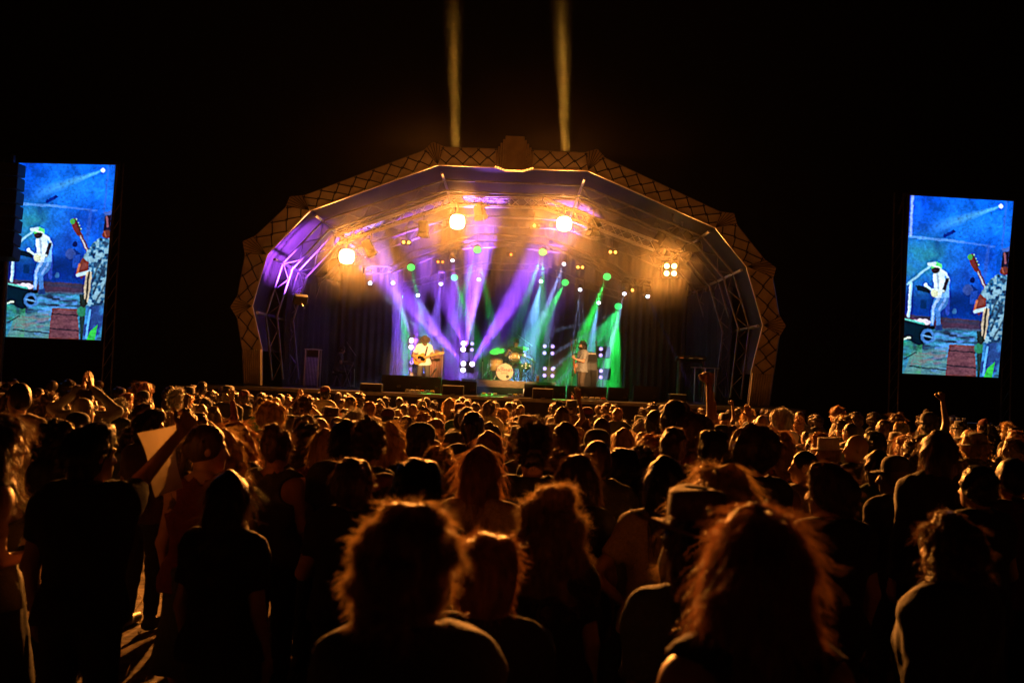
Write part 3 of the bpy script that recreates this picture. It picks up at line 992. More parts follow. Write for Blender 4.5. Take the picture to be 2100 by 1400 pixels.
# ------------------------------------------------------------------ bodies as signed distance fields -> one continuous mesh
class Field:
    def __init__(s, lo, hi, h):
        s.lo = np.array(lo, float); s.h = h
        s.n = np.ceil((np.array(hi) - s.lo) / h).astype(int) + 1
        s.f = np.full(s.n, 1.0, np.float32)

    def _win(s, lo, hi):
        a = np.clip(np.floor((np.array(lo) - s.lo) / s.h).astype(int), 0, s.n)
        b = np.clip(np.ceil((np.array(hi) - s.lo) / s.h).astype(int) + 1, 0, s.n)
        if np.any(b <= a): return None
        ax = [(s.lo[i] + s.h * np.arange(a[i], b[i])).astype(np.float32) for i in range(3)]
        return tuple(slice(a[i], b[i]) for i in range(3)), np.meshgrid(*ax, indexing='ij', sparse=True)

    def put(s, prim, k=0.02, op='u'):
        kind = prim[0]
        if kind == 'cap':
            a, b, ra, rb = (np.array(prim[1], float), np.array(prim[2], float), prim[3], prim[4])
            m = max(ra, rb) + k + 2.5 * s.h
            lo, hi = np.minimum(a, b) - m, np.maximum(a, b) + m
        else:
            c, r = np.array(prim[1], float), np.array(prim[2], float)
            M = np.array(prim[3]) if len(prim) > 3 and prim[3] is not None else None
            m = (r if M is None else np.full(3, r.max())) + k + 2.5 * s.h
            lo, hi = c - m, c + m
        w = s._win(lo, hi)
        if w is None: return s
        sl, (X, Y, Z) = w
        if kind == 'cap':
            ba = b - a; L = max(float(ba @ ba), 1e-9)
            t = np.clip(((X - a[0]) * ba[0] + (Y - a[1]) * ba[1] + (Z - a[2]) * ba[2]) / L, 0, 1)
            d = np.sqrt((X - a[0] - ba[0] * t) ** 2 + (Y - a[1] - ba[1] * t) ** 2 + (Z - a[2] - ba[2] * t) ** 2) - (ra + (rb - ra) * t)
            if len(prim) > 5 and prim[5]:          # flat ends
                u = ba / math.sqrt(L)
                q = (X - a[0]) * u[0] + (Y - a[1]) * u[1] + (Z - a[2]) * u[2]
                d = np.maximum(d, q - math.sqrt(L))
        else:
            x, y, z = X - c[0], Y - c[1], Z - c[2]
            if M is not None:
                x, y, z = (M[0][0] * x + M[1][0] * y + M[2][0] * z, M[0][1] * x + M[1][1] * y + M[2][1] * z, M[0][2] * x + M[1][2] * y + M[2][2] * z)
            k0 = np.sqrt((x / r[0]) ** 2 + (y / r[1]) ** 2 + (z / r[2]) ** 2)
            k1 = np.sqrt((x / r[0] ** 2) ** 2 + (y / r[1] ** 2) ** 2 + (z / r[2] ** 2) ** 2) + 1e-6
            d = k0 * (k0 - 1) / k1
        f = s.f[sl]
        if op == 'u':
            if k > 0:
                h = np.maximum(k - np.abs(f - d), 0) / k
                s.f[sl] = np.minimum(f, d) - h * h * k * .25
            else:
                s.f[sl] = np.minimum(f, d)
        else:                                      # carve away
            h = np.maximum(k - np.abs(f + d), 0) / max(k, 1e-6)
            s.f[sl] = np.maximum(f, -d) + h * h * k * .25
        return s

    def grid(s):
        ax = [(s.lo[i] + s.h * np.arange(s.n[i])).astype(np.float32) for i in range(3)]
        return np.meshgrid(*ax, indexing='ij', sparse=True)

    def keep(s, fn):
        """Intersect with fn(X,Y,Z) < 0."""
        s.f = np.maximum(s.f, fn(*s.grid())).astype(np.float32)
        return s

    def noise(s, amp, fr, seed=0):
        X, Y, Z = s.grid()
        r = np.random.default_rng(seed)
        out = 0
        for _ in range(5):
            w = r.normal(size=3) * fr; p = r.uniform(0, 6.28)
            out = out + np.sin(X * w[0] + Y * w[1] + Z * w[2] + p)
        s.f = (s.f + out * amp * .45).astype(np.float32)
        return s

    def nets(s):
        f = s.f
        f[0], f[-1] = 1, 1; f[:, 0], f[:, -1] = 1, 1; f[:, :, 0], f[:, :, -1] = 1, 1
        ins = f < 0
        nx, ny, nz = f.shape
        cnt = np.zeros((nx - 1, ny - 1, nz - 1), np.int8)
        offs = [(i, j, k) for i in (0, 1) for j in (0, 1) for k in (0, 1)]
        for i, j, k in offs:
            cnt += ins[i:nx - 1 + i, j:ny - 1 + j, k:nz - 1 + k]
        act = np.argwhere((cnt > 0) & (cnt < 8))
        idx = np.full(cnt.shape, -1, np.int32)
        idx[tuple(act.T)] = np.arange(len(act))
        pos = np.zeros((len(act), 3)); num = np.zeros(len(act))
        val = {o: f[act[:, 0] + o[0], act[:, 1] + o[1], act[:, 2] + o[2]] for o in offs}
        for a in offs:
            for ax in range(3):
                if a[ax]: continue
                b = list(a); b[ax] = 1; b = tuple(b)
                va, vb = val[a], val[b]
                cr = (va < 0) != (vb < 0)
                t = np.where(cr, va / np.where(cr, va - vb, 1), 0)
                p = np.array(a, float)[None].repeat(len(act), 0); p[:, ax] += t
                pos[cr] += p[cr]; num += cr
        pos = (act + pos / np.maximum(num, 1)[:, None]) * s.h + s.lo
        quads = []
        for ax in range(3):
            n0 = [slice(None)] * 3; n1 = [slice(None)] * 3
            n0[ax] = slice(0, -1); n1[ax] = slice(1, None)
            A, B = ins[tuple(n0)], ins[tuple(n1)]
            e = np.argwhere(A != B)
            o1, o2 = [(1, 2), (2, 0), (0, 1)][ax]
            ok = (e[:, o1] > 0) & (e[:, o2] > 0) & (e[:, o1] < f.shape[o1] - 1) & (e[:, o2] < f.shape[o2] - 1)
            e = e[ok]
            fl = A[tuple(e.T)]
            q = []
            for d1, d2 in ((1, 1), (0, 1), (0, 0), (1, 0)):
                c = e.copy(); c[:, o1] -= d1; c[:, o2] -= d2
                q.append(idx[tuple(c.T)])
            q = np.stack(q, 1)
            q[~fl] = q[~fl][:, ::-1]
            quads.append(q)
        return pos, np.concatenate(quads)


def np_mesh(name, parts, m=None, smooth=True):
    """parts: list of (verts, faces) numpy pairs joined to one mesh."""
    vs, fs, n = [], [], 0
    for v, f in parts:
        vs.append(v); fs.append(np.asarray(f) + n); n += len(v)
    v = np.concatenate(vs)
    me = bpy.data.meshes.new(name)
    loops = np.concatenate([f.ravel() for f in fs]).astype(np.int32)
    sizes = np.concatenate([np.full(len(f), f.shape[1]) for f in fs]).astype(np.int32)
    me.vertices.add(len(v)); me.vertices.foreach_set('co', v.astype(np.float32).ravel())
    me.loops.add(len(loops)); me.loops.foreach_set('vertex_index', loops)
    me.polygons.add(len(sizes))
    me.polygons.foreach_set('loop_start', np.concatenate([[0], np.cumsum(sizes)[:-1]]).astype(np.int32))
    me.polygons.foreach_set('loop_total', sizes)
    if smooth: me.polygons.foreach_set('use_smooth', np.ones(len(sizes), bool))
    me.update(calc_edges=True)
    if m: me.materials.append(m)
    return me


def V(*a): return np.array(a, float)


def rotm(yaw=0, pitch=0, roll=0):
    """yaw: to the left, pitch: chin down, roll: to the right."""
    return np.array(Matrix.Rotation(R(yaw), 3, 'Z') @ Matrix.Rotation(R(-pitch), 3, 'X') @ Matrix.Rotation(R(roll), 3, 'Y'))


STAND = dict(pelvis=V(0, 0, .95), chest=V(0, .0, 1.29), neck=V(0, -.015, 1.455), head=V(0, .015, 1.635), hrot=rotm(),
             sh=[V(-.172, -.01, 1.40), V(.172, -.01, 1.40)], el=[V(-.235, -.03, 1.13), V(.235, -.03, 1.13)], wr=[V(-.235, .05, .885), V(.235, .05, .885)],
             hip=[V(-.09, 0, .93), V(.09, 0, .93)], kn=[V(-.10, .02, .50), V(.10, .02, .50)], an=[V(-.11, -.02, .085), V(.11, -.02, .085)],
             toe=[V(-.14, .16, .03), V(.14, .16, .03)], hand=[('relax', V(0, .25, -1), V(1, 0, .1)), ('relax', V(0, .25, -1), V(-1, 0, .1))], fem=0.0)


def pose(**kw):
    p = {k: ([q.copy() if isinstance(q, np.ndarray) else q for q in v] if isinstance(v, list) else (v.copy() if isinstance(v, np.ndarray) else v)) for k, v in STAND.items()}
    p.update(kw)
    return p


def hand_prims(w, kind, d, palm, side):
    """Palm and five separate fingers. d: pointing direction, palm: palm normal, side -1 left +1 right."""
    d = d / np.linalg.norm(d); palm = palm - d * (palm @ d); palm /= np.linalg.norm(palm)
    lat = np.cross(d, palm) * side           # towards the thumb
    out = []
    curl = dict(relax=(22, 32, 22), fist=(78, 92, 60), open=(4, 6, 4), grip=(48, 62, 40))[kind]
    offs = [.033, .011, -.011, -.032]
    lens = [.072, .080, .075, .060]
    for i in range(4):
        spread = (offs[i] * (2.4 if kind == 'open' else .3))
        k = w + d * (.092 - .006 * abs(i - 1)) + lat * offs[i]
        out.append(('cap', w + d * .012 + lat * offs[i] * .55, k, .0155, .0125))
        p = k; ang = 0
        for seg, c in zip((.46, .30, .24), curl):
            ang += R(c)
            dr = d * math.cos(ang) + palm * math.sin(ang) + lat * spread
            q = p + dr / np.linalg.norm(dr) * lens[i] * seg
            out.append(('cap', p, q, .0098, .0085)); p = q
    t0 = w + d * .025 + lat * .026
    t1 = t0 + (d * .55 + lat * .62 + palm * .45) * .045
    t2 = t1 + ((d * .8 + lat * .2 + palm * .6) if kind in ('fist', 'grip') else (d * .75 + lat * .6 + palm * .2)) * .036
    t3 = t2 + ((d * .4 - lat * .5 + palm * .6) if kind in ('fist', 'grip') else (d * .95 + lat * .25)) * .026
    out += [('cap', t0, t1, .0165, .0125), ('cap', t1, t2, .0125, .0105), ('cap', t2, t3, .0105, .0088)]
    return out


def head_prims(P):
    H, M = P['head'], P['hrot']
    def L(x, y, z): return H + M @ V(x, y, z)
    return [
        (('ell', L(0, -.008, .018), (.076, .096, .104), M), .0, 'u'),
        (('ell', L(0, .035, -.052), (.058, .064, .068), M), .04, 'u'),
        (('ell', L(0, .072, -.098), (.026, .024, .02), M), .03, 'u'),
        (('ell', L(-.034, .094, .006), (.020, .016, .014), M), .012, 'c'),
        (('ell', L(.034, .094, .006), (.020, .016, .014), M), .012, 'c'),
        (('cap', L(-.045, .078, .026), L(.045, .078, .026), .013, .013), .016, 'u'),
        (('ell', L(-.034, .076, .006), (.0125, .0125, .0125), M), .003, 'u'),
        (('ell', L(.034, .076, .006), (.0125, .0125, .0125), M), .003, 'u'),
        (('cap', L(0, .088, .012), L(0, .112, -.032), .0085, .0145), .012, 'u'),
        (('cap', L(-.012, .098, -.036), L(.012, .098, -.036), .009, .009), .008, 'u'),
        (('cap', L(-.018, .092, -.061), L(.018, .092, -.061), .008, .008), .006, 'u'),
        (('cap', L(-.016, .090, -.073), L(.016, .090, -.073), .009, .009), .006, 'u'),
        (('ell', L(-.080, -.008, -.004), (.010, .022, .033), M), .010, 'u'),
        (('ell', L(.080, -.008, -.004), (.010, .022, .033), M), .010, 'u'),
    ]


def torso_prims(P, g=0.0):
    fe = P['fem']
    pe, ch, ne = P['pelvis'], P['chest'], P['neck']
    sL, sR = P['sh']
    lat = (sR - sL) / np.linalg.norm(sR - sL)
    hl = (P['hip'][1] - P['hip'][0]); hl = hl / np.linalg.norm(hl)
    wa = pe * .5 + ch * .5
    fwd = np.cross(V(0, 0, 1), lat)
    out = [
        (('cap', pe - hl * .075, pe + hl * .075, .105 + .012 * fe + g, .105 + .012 * fe + g), .0),
        (('cap', wa - lat * (.065 - .01 * fe), wa + lat * (.065 - .01 * fe), .097 - .008 * fe + g, .097 - .008 * fe + g), .09),
        (('cap', ch - lat * .085, ch + lat * .085, .112 - .008 * fe + g, .112 - .008 * fe + g), .09),
        (('cap', (sL + ch * .0) * .78 + ne * .22, sR * .78 + ne * .22, .068 + g, .068 + g), .08),
    ]
    if fe:
        for s in (-1, 1):
            out.append((('ell', ch + lat * s * .075 + fwd * .085 + V(0, 0, -.01), (.06 + g, .055 + g, .058 + g), None), .04))
    for s in (0, 1):
        out.append((('cap', ne + V(0, -.01, .02), P['sh'][s] + V(0, 0, .0), .050 + g, .052 + g), .05))
    return out


def body_mesh(name, P, m, hands=True):
    H = P['head']; ne = P['neck']
    cutn = (H - ne) / np.linalg.norm(H - ne); cutp = ne + cutn * .035
    prims = torso_prims(P)
    prims.append((('cap', ne - cutn * .05, cutp, .060, .058, True), .03))
    for s in (0, 1):
        fe = P['fem']
        prims += [(('cap', P['sh'][s], P['el'][s], .056 - .009 * fe, .041 - .005 * fe), .04), (('cap', P['el'][s], P['wr'][s], .041 - .005 * fe, .027 - .003 * fe), .02),
                  (('cap', P['hip'][s], P['kn'][s], .088, .056), .06), (('cap', P['kn'][s], P['an'][s], .056, .037), .03),
                  (('cap', P['an'][s] + V(0, -.02, -.045), P['toe'][s], .038, .030), .03)]
    allp = [P[k] for k in ('pelvis', 'chest', 'neck')] + P['sh'] + P['el'] + P['wr'] + P['kn'] + P['an'] + P['toe']
    lo, hi = np.min(allp, 0) - .17, np.max(allp, 0) + .17
    B = Field(lo, hi, .016)
    for p, k in prims: B.put(p, k)
    parts = [B.nets()]
    Hd = Field(H - .19, H + .19, .0085)
    Hd.lo = H - V(.17, .19, .24); Hd = Field(Hd.lo, H + V(.17, .19, .17), .0085)
    for p, k, op in head_prims(P): Hd.put(p, k, op)
    Hd.put(('cap', ne + V(0, 0, -.05), H - P['hrot'] @ V(0, .012, .05), .060, .054), .03)
    c2 = cutp - cutn * .014
    Hd.keep(lambda X, Y, Z: -((X - c2[0]) * cutn[0] + (Y - c2[1]) * cutn[1] + (Z - c2[2]) * cutn[2]))
    parts.append(Hd.nets())
    if hands:
        for s in (0, 1):
            kind, d, palm = P['hand'][s]
            w = P['wr'][s]
            d = d / np.linalg.norm(d)
            G = Field(w - .2, w + .2, .0066)
            fa = (P['wr'][s] - P['el'][s]); fa = fa / np.linalg.norm(fa)
            G.put(('cap', w - fa * .05, w + d * .01, .0285, .024), 0)
            for p in hand_prims(w, kind, d, palm, -1 if s == 0 else 1): G.put(p, .008)
            parts.append(G.nets())
    return np_mesh(name, parts, m)


def shirt_mesh(name, P, m, sleeve=.62, hem=-.08, neck=.0, h=.015, loose=.016, tank=False, seed=0, long=False):
    pe, ch, ne = P['pelvis'], P['chest'], P['neck']
    allp = [pe, ch, ne] + P['sh'] + P['el'] + (P['wr'] if long else [])
    F = Field(np.min(allp, 0) - .22, np.max(allp, 0) + .16, h)
    for p, k in torso_prims(P, loose): F.put(p, k + .02)
    low = pe + V(0, 0, hem)
    F.put(('cap', pe + V(-.085, 0, hem), pe + V(.085, 0, hem), .115 + loose, .115 + loose), .09)
    if not tank:
        for s in (0, 1):
            a, b = P['sh'][s], P['el'][s]
            if long:
                F.put(('cap', a, b, .066, .054), .04); F.put(('cap', b, b.copy() * .06 + P['wr'][s] * .94, .054, .040, True), .03)
            else:
                F.put(('cap', a, a + (b - a) * sleeve, .060, .063, True), .03)
    F.noise(.0055, 22, seed).noise(.003, 55, seed + 1)
    up = (ne - pe) / np.linalg.norm(ne - pe)
    F.keep(lambda X, Y, Z: -((X - low[0]) * up[0] + (Y - low[1]) * up[1] + (Z - low[2]) * up[2]) + 0.004 * np.sin(X * 40))
    nc = ne + V(0, .01, .035)
    F.put(('ell', nc + V(0, .0, .035 - neck), (.085 + neck * .6, .085 + neck * .5, .055 + neck), None), .01, 'c')
    if tank:
        for s in (0, 1):
            F.put(('cap', P['sh'][s] + (P['sh'][s] - ne) * V(.18, .18, 0) + V(0, -.12, -.02), P['sh'][s] + (P['sh'][s] - ne) * V(.18, .18, 0) + V(0, .12, -.02), .088, .088), .01, 'c')
    return np_mesh(name, [F.nets()], m)


def trousers_mesh(name, P, m, upto=1.0, loose=.012, h=.018, skirt=False, seed=3):
    pts = [P['pelvis']] + P['hip'] + P['kn'] + P['an']
    F = Field(np.min(pts, 0) - .2, np.max(pts, 0) + .2, h)
    pe = P['pelvis']; hl = P['hip'][1] - P['hip'][0]; hl = hl / np.linalg.norm(hl)
    F.put(('cap', pe - hl * .075, pe + hl * .075, .108 + .012 * P['fem'] + loose, .108 + .012 * P['fem'] + loose), 0)
    for s in (0, 1):
        k, a = P['kn'][s], P['an'][s]
        F.put(('cap', P['hip'][s], k, .094 + loose * .6, .060 + loose, upto <= .5), .05)
        if upto > .5: F.put(('cap', k, k + (a - k) * .93, .060 + loose, .046 + loose, True), .03)
    if skirt:
        F.put(('cap', pe, pe + V(0, 0, -.5), .15, .24, True), .05)
    F.noise(.004, 30, seed)
    top = pe + V(0, 0, .09)
    F.keep(lambda X, Y, Z: Z - top[2] + 0 * X)
    return np_mesh(name, [F.nets()], m)


def shoe_mesh(name, P, m):
    parts = []
    for s in (0, 1):
        a, t = P['an'][s], P['toe'][s]
        F = Field(np.minimum(a, t) - .12, np.maximum(a, t) + .12, .012)
        F.put(('cap', a + V(0, -.035, -.035), t + V(0, 0, .012), .047, .042), 0).put(('cap', a + V(0, 0, .03), a + V(0, 0, -.03), .048, .05), .02)
        z0 = min(a[2] - .085, t[2] - .03)
        F.keep(lambda X, Y, Z: (z0 + .002) - Z + 0 * X)
        parts.append(F.nets())
    return np_mesh(name, parts, m)


# ------------------------------------------------------------------ hair (head-local frame, head centre at the origin, face to +Y)
def hair_mat(name, col, tr=.35):
    if name in MATS: return MATS[name]
    m = mat(name, col, .42, var=.45, scale=14, bump=.6, trans=tr, stretch=(3, 3, .5), spec=.6)
    return m


FACE = ('ell', (0, .125, -.045), (.085, .085, .118), None)


def hair_core(style):
    F = Field((-.30, -.33, -.56), (.30, .24, .42), .0125)
    sk = lambda g, dz=0: F.put(('ell', (0, -.012, .022 + dz), (.078 + g, .098 + g, .104 + g), None), .02)
    face = True
    if style == 'short': sk(.012); F.put(('ell', (0, -.04, -.03), (.078, .075, .075), None), .03); F.noise(.006, 60)
    elif style == 'buzz': sk(.005); F.put(('ell', (0, -.045, -.03), (.074, .068, .07), None), .03)
    elif style == 'messy': sk(.026); F.put(('ell', (0, -.045, -.035), (.088, .085, .085), None), .04); F.put(('ell', (0, .02, .10), (.075, .08, .05), None), .03); F.noise(.014, 40, 2)
    elif style == 'tall': sk(.014); F.put(('ell', (.0, .01, .12), (.078, .085, .06), None), .03); F.noise(.014, 50, 4)
    elif style == 'afro': F.put(('ell', (0, -.035, .05), (.150, .150, .148), None), .02); F.noise(.013, 45, 5)
    elif style == 'curly': sk(.036); F.put(('ell', (0, -.05, -.06), (.118, .105, .12), None), .05); F.noise(.018, 45, 6)
    elif style == 'tress':
        sk(.020); F.put(('ell', (0, -.055, -.11), (.104, .068, .17), None), .06); F.put(('ell', (0, -.085, -.27), (.112, .05, .16), None), .06)
        F.put(('cap', (-.085, .0, -.06), (-.12, .05, -.36), .035, .03), .05); F.noise(.009, 38, 15)
    elif style == 'shag':
        sk(.022); F.put(('ell', (0, -.05, -.05), (.098, .088, .10), None), .05); F.put(('ell', (-.075, -.03, -.12), (.045, .06, .06), None), .03); F.put(('ell', (.07, -.04, -.12), (.04, .06, .06), None), .03); F.noise(.014, 34, 14)
    elif style == 'bob': sk(.022); F.put(('cap', (-.07, -.03, .0), (-.082, -.015, -.13), .05, .04), .05); F.put(('cap', (.07, -.03, .0), (.082, -.015, -.13), .05, .04), .05); F.put(('ell', (0, -.055, -.08), (.105, .07, .1), None), .05); F.noise(.006, 40, 7)
    elif style == 'long': sk(.018); F.put(('ell', (0, -.06, -.12), (.095, .062, .18), None), .06); F.put(('ell', (0, -.09, -.28), (.10, .045, .16), None), .06); F.noise(.006, 35, 8)
    elif style == 'wavy':
        sk(.028); F.put(('ell', (0, -.055, -.10), (.128, .085, .16), None), .06); F.put(('ell', (0, -.085, -.25), (.145, .065, .15), None), .06)
        for s in (-1, 1): F.put(('cap', (s * .09, -.01, -.02), (s * .125, .03, -.27), .05, .045), .05)
        F.noise(.014, 40, 9)
    elif style == 'frizz':
        sk(.05); F.put(('ell', (0, -.05, -.09), (.155, .11, .16), None), .06); F.put(('ell', (0, -.08, -.24), (.165, .075, .14), None), .06); F.noise(.02, 42, 10)
    elif style == 'pony': sk(.012); F.put(('cap', (0, -.09, .06), (0, -.17, .03), .03, .035), .02); F.put(('cap', (0, -.17, .03), (.01, -.15, -.26), .036, .018), .02); F.noise(.005, 40, 11)
    elif style == 'bun': sk(.014); F.put(('ell', (.01, -.085, .125), (.055, .052, .05), None), .02); F.noise(.008, 55, 12)
    elif style == 'updo': sk(.022); F.put(('ell', (0, -.03, .13), (.075, .07, .065), None), .03); F.noise(.018, 50, 13)
    elif style == 'braid':
        sk(.012)
        for i in range(7): F.put(('ell', (.0 + .008 * (-1) ** i, -.115 - .006 * i, .0 - .05 * i), (.028 - .001 * i, .026, .034), None), .008)
    F.put(FACE, .02, 'c')
    if style in ('wavy', 'frizz', 'bob'):
        F.put(('ell', (0, .10, -.18), (.06, .10, .16), None), .03, 'c')
    if style not in ('afro',):
        F.put(('ell', (0, .015, -.20), (.062, .075, .15), None), .02, 'c')
    return F.nets()


STRAND = {   # count, length, outward, down, random, curl, gravity
    'short': (1100, .024, .5, .6, .35, .0, .2), 'tress': (3200, .11, .10, 1.0, .20, .45, .45), 'shag': (3600, .060, .16, 1.0, .30, .55, .35), 'buzz': (300, .008, .9, .2, .2, 0, 0), 'messy': (2400, .05, .3, .8, .4, .4, .25), 'tall': (1400, .055, .9, -.3, .5, .3, .1),
    'afro': (4200, .042, .9, .0, .8, 1.2, .0), 'curly': (4000, .065, .3, .7, .5, 1.2, .35), 'bob': (1800, .085, .14, 1.0, .2, .15, .5), 'long': (2000, .14, .08, 1.0, .14, .1, .5),
    'wavy': (3600, .13, .14, 1.0, .26, .6, .45), 'frizz': (5200, .09, .30, .8, .5, 1.1, .3), 'pony': (900, .05, .3, .7, .3, .15, .4), 'bun': (900, .055, .5, .0, .6, .5, .1), 'updo': (1700, .05, .45, .5, .6, .9, .1),
    'braid': (700, .03, .4, .6, .5, .4, .3)}


def strands(core, style, mult=1.0, width=.0016, seed=0):
    v, q = core
    n, L, out_, down, rnd, curl, grav = STRAND[style]
    n = int(n * mult)
    r = np.random.default_rng(seed + 100)
    tri = np.concatenate([q[:, [0, 1, 2]], q[:, [0, 2, 3]]])
    a, b, c = v[tri[:, 0]], v[tri[:, 1]], v[tri[:, 2]]
    nr = np.cross(b - a, c - a); ar = np.linalg.norm(nr, axis=1) + 1e-12
    nc = max(60, n // 6)                                     # strands grow in locks
    cp = r.choice(len(tri), nc, p=ar / ar.sum())
    u, w = r.random(nc), r.random(nc)
    fl = u + w > 1; u[fl], w[fl] = 1 - u[fl], 1 - w[fl]
    pc = a[cp] + (b - a)[cp] * u[:, None] + (c - a)[cp] * w[:, None]
    nc_ = nr[cp] / ar[cp][:, None]
    own = r.integers(0, nc, n)
    nrm = nc_[own]
    jit = r.normal(size=(n, 3)) * .006
    jit -= nrm * (jit * nrm).sum(1)[:, None]
    p = pc[own] + jit
    rc = r.normal(size=(nc, 3)); phc = r.uniform(0, 6.28, nc); lnc = r.uniform(.55, 1.25, nc); e1c = r.normal(size=(nc, 3))
    # strands that would grow into the face are dropped
    ok = ~((p[:, 1] > .03) & (p[:, 2] < .05) & (np.abs(p[:, 0]) < .07) & (nrm[:, 1] > .2))
    p, nrm, own, jit = p[ok], nrm[ok], own[ok], jit[ok]; n = len(p)
    rad = p * np.array([1, 1, 0]) + np.array([0, .03, 0]); rad /= np.linalg.norm(rad, axis=1)[:, None] + 1e-6
    dn = rad * .8 + np.array([0, -.12, -1.0]) + rc[own] * .25            # combed out from the whorl and down
    tang = dn - nrm * (nrm * dn).sum(1)[:, None]
    tang /= np.linalg.norm(tang, axis=1)[:, None] + 1e-6
    d = nrm * out_ + tang * down + (rc[own] * .85 + r.normal(size=(n, 3)) * .35) * rnd
    d /= np.linalg.norm(d, axis=1)[:, None]
    K = 5 if curl < .3 else 7
    ln = L * lnc[own] * r.uniform(.7, 1.12, n)
    ph = phc[own] + r.normal(size=n) * .35
    e1 = np.cross(d, e1c[own] + r.normal(size=(n, 3)) * .2); e1 /= np.linalg.norm(e1, axis=1)[:, None]
    e2 = np.cross(d, e1)
    pts = [p - nrm * .004]
    cur = pts[0].copy()
    for k in range(1, K):
        d = d + np.array([0, 0, -1.0]) * grav / K
        if curl:
            g_ = ph + k * 1.7
            dd = d + (e1 * np.cos(g_)[:, None] + e2 * np.sin(g_)[:, None]) * curl
        else: dd = d
        dd = dd / np.linalg.norm(dd, axis=1)[:, None]
        cur = cur + dd * (ln / (K - 1))[:, None] - jit * (.55 / (K - 1))
        pts.append(cur.copy())
    pts = np.stack(pts, 1)                                  # n,K,3
    side = np.cross(pts[:, -1] - pts[:, 0], r.normal(size=(n, 3)))
    side /= np.linalg.norm(side, axis=1)[:, None] + 1e-9
    wd = (width * r.uniform(.6, 1.3, n))[:, None, None] * np.linspace(1, .35, K)[None, :, None]
    A, B = pts - side[:, None] * wd, pts + side[:, None] * wd
    vv = np.stack([A, B], 2).reshape(-1, 3)                 # n*K*2
    base = (np.arange(n) * K * 2)[:, None] + (np.arange(K - 1) * 2)[None]
    f = np.stack([base, base + 1, base + 3, base + 2], -1).reshape(-1, 4)
    return vv, f


CORES = {}


def hair_mesh(style, mult=1.0, width=.0016, seed=0):
    key = (style, mult, seed)
    if key in CORES: return CORES[key]
    if style not in CORES: CORES[style] = hair_core(style)
    c = CORES[style]
    me = np_mesh('hair', [c, strands(c, style, mult, width, seed)], hair_mat('hair_dark', (.035, .018, .009)))
    CORES[key] = me
    return me


# hats (head-local)
def cap_mesh(m):
    mb = MB()
    prof = [(.098, .045), (.100, .075), (.092, .115), (.066, .142), (.03, .155), (.0, .157)]
    mb.lathe(prof, 22, (0, -.012, 0), None, False)
    v, f = [], []
    for i in range(11):
        a = R(-62 + 12.4 * i)
        for rr, dz in ((.096, .050), (.135, .047), (.172, .036)):
            ext = rr if rr < .1 else rr * (1 - .10 * abs(i - 5) / 5)
            v.append((math.sin(a) * ext * .88, -.012 + math.cos(a) * ext, dz - .012 * (abs(i - 5) / 5) ** 2))
    k = len(v)
    v += [(x, y, z - .005) for x, y, z in v]
    for i in range(10):
        for j in range(2):
            q = i * 3 + j
            f += [(q, q + 3, q + 4, q + 1), (k + q, k + q + 1, k + q + 4, k + q + 3)]
        f.append((i * 3 + 2, i * 3 + 5, k + i * 3 + 5, k + i * 3 + 2))
    mb.add(v, f)
    me = mb.mesh('cap', True); me.materials.append(m); return me


def brim_hat(m, crown=.115, brim=.165, curl=.02, pinch=.02, name='hat'):
    mb = MB(); n = 28
    prof = [(.0, .045 + crown - pinch), (.045, .05 + crown - pinch * .3), (.075, .045 + crown), (.093, .035 + crown), (.099, .07), (.102, .045), (brim * .8, .040), (brim, .045), (brim, .040), (brim * .8, .034), (.100, .040)]
    v, f = [], []
    for r_, z in prof:
        for i in range(n):
            a = 2 * math.pi * i / n
            up = curl * (abs(math.cos(a)) ** 2) * max(0, (r_ - .1) / (brim - .1)) if r_ > .1 else 0
            dent = -.012 * math.cos(a) ** 2 if .05 < r_ < .095 and z > .1 else 0
            v.append((r_ * math.cos(a) * (.92 if r_ < .11 else 1), -.012 + r_ * math.sin(a) * 1.08, z + up + dent))
    for k in range(len(prof) - 1):
        for i in range(n):
            j = (i + 1) % n
            f.append((k * n + i, k * n + n + i, k * n + n + j, k * n + j))
    mb.add(v, f)
    me = mb.mesh(name, True); me.materials.append(m); return me


def beanie_mesh(m):
    F = Field((-.15, -.16, -.08), (.15, .15, .22), .010)
    F.put(('ell', (0, -.014, .035), (.089, .109, .118), None), 0)
    F.put(('cap', (0, -.06, .10), (0, -.07, .13), .05, .035), .05)
    F.keep(lambda X, Y, Z: .02 + (Y + .02) * .25 - Z + 0 * X)
    return np_mesh('beanie', [F.nets()], m)


SKIN = [mat('skin_light', (.42, .24, .16), .5, var=.1, scale=20), mat('skin_tan', (.30, .16, .09), .5, var=.1, scale=20), mat('skin_dark', (.10, .05, .03), .5, var=.1, scale=20)]
CLOTH = {
    'black': mat('cloth_black', (.012, .012, .013), .85, bump=.2, scale=90), 'charcoal': mat('cloth_charcoal', (.04, .04, .042), .85, bump=.2, scale=90),
    'navy': mat('cloth_navy', (.015, .02, .05), .85, bump=.2, scale=90), 'white': mat('cloth_white', (.72, .70, .66), .8, bump=.2, scale=90, var=.08),
    'grey': mat('cloth_grey', (.22, .22, .22), .85, bump=.2, scale=90), 'maroon': mat('cloth_maroon', (.10, .012, .015), .85, bump=.2, scale=90),
    'olive': mat('cloth_olive', (.07, .075, .03), .85, bump=.2, scale=90), 'denim blue': mat('cloth_denim', (.05, .08, .16), .8, bump=.3, scale=120),
    'cream': mat('cloth_cream', (.5, .42, .30), .85, bump=.2, scale=90), 'brown': mat('cloth_brown', (.08, .04, .02), .85, bump=.2, scale=90),
    'green': mat('cloth_green', (.03, .14, .05), .85, bump=.2, scale=90)}
JEANS = mat('jeans', (.04, .06, .12), .85, bump=.3, scale=120)
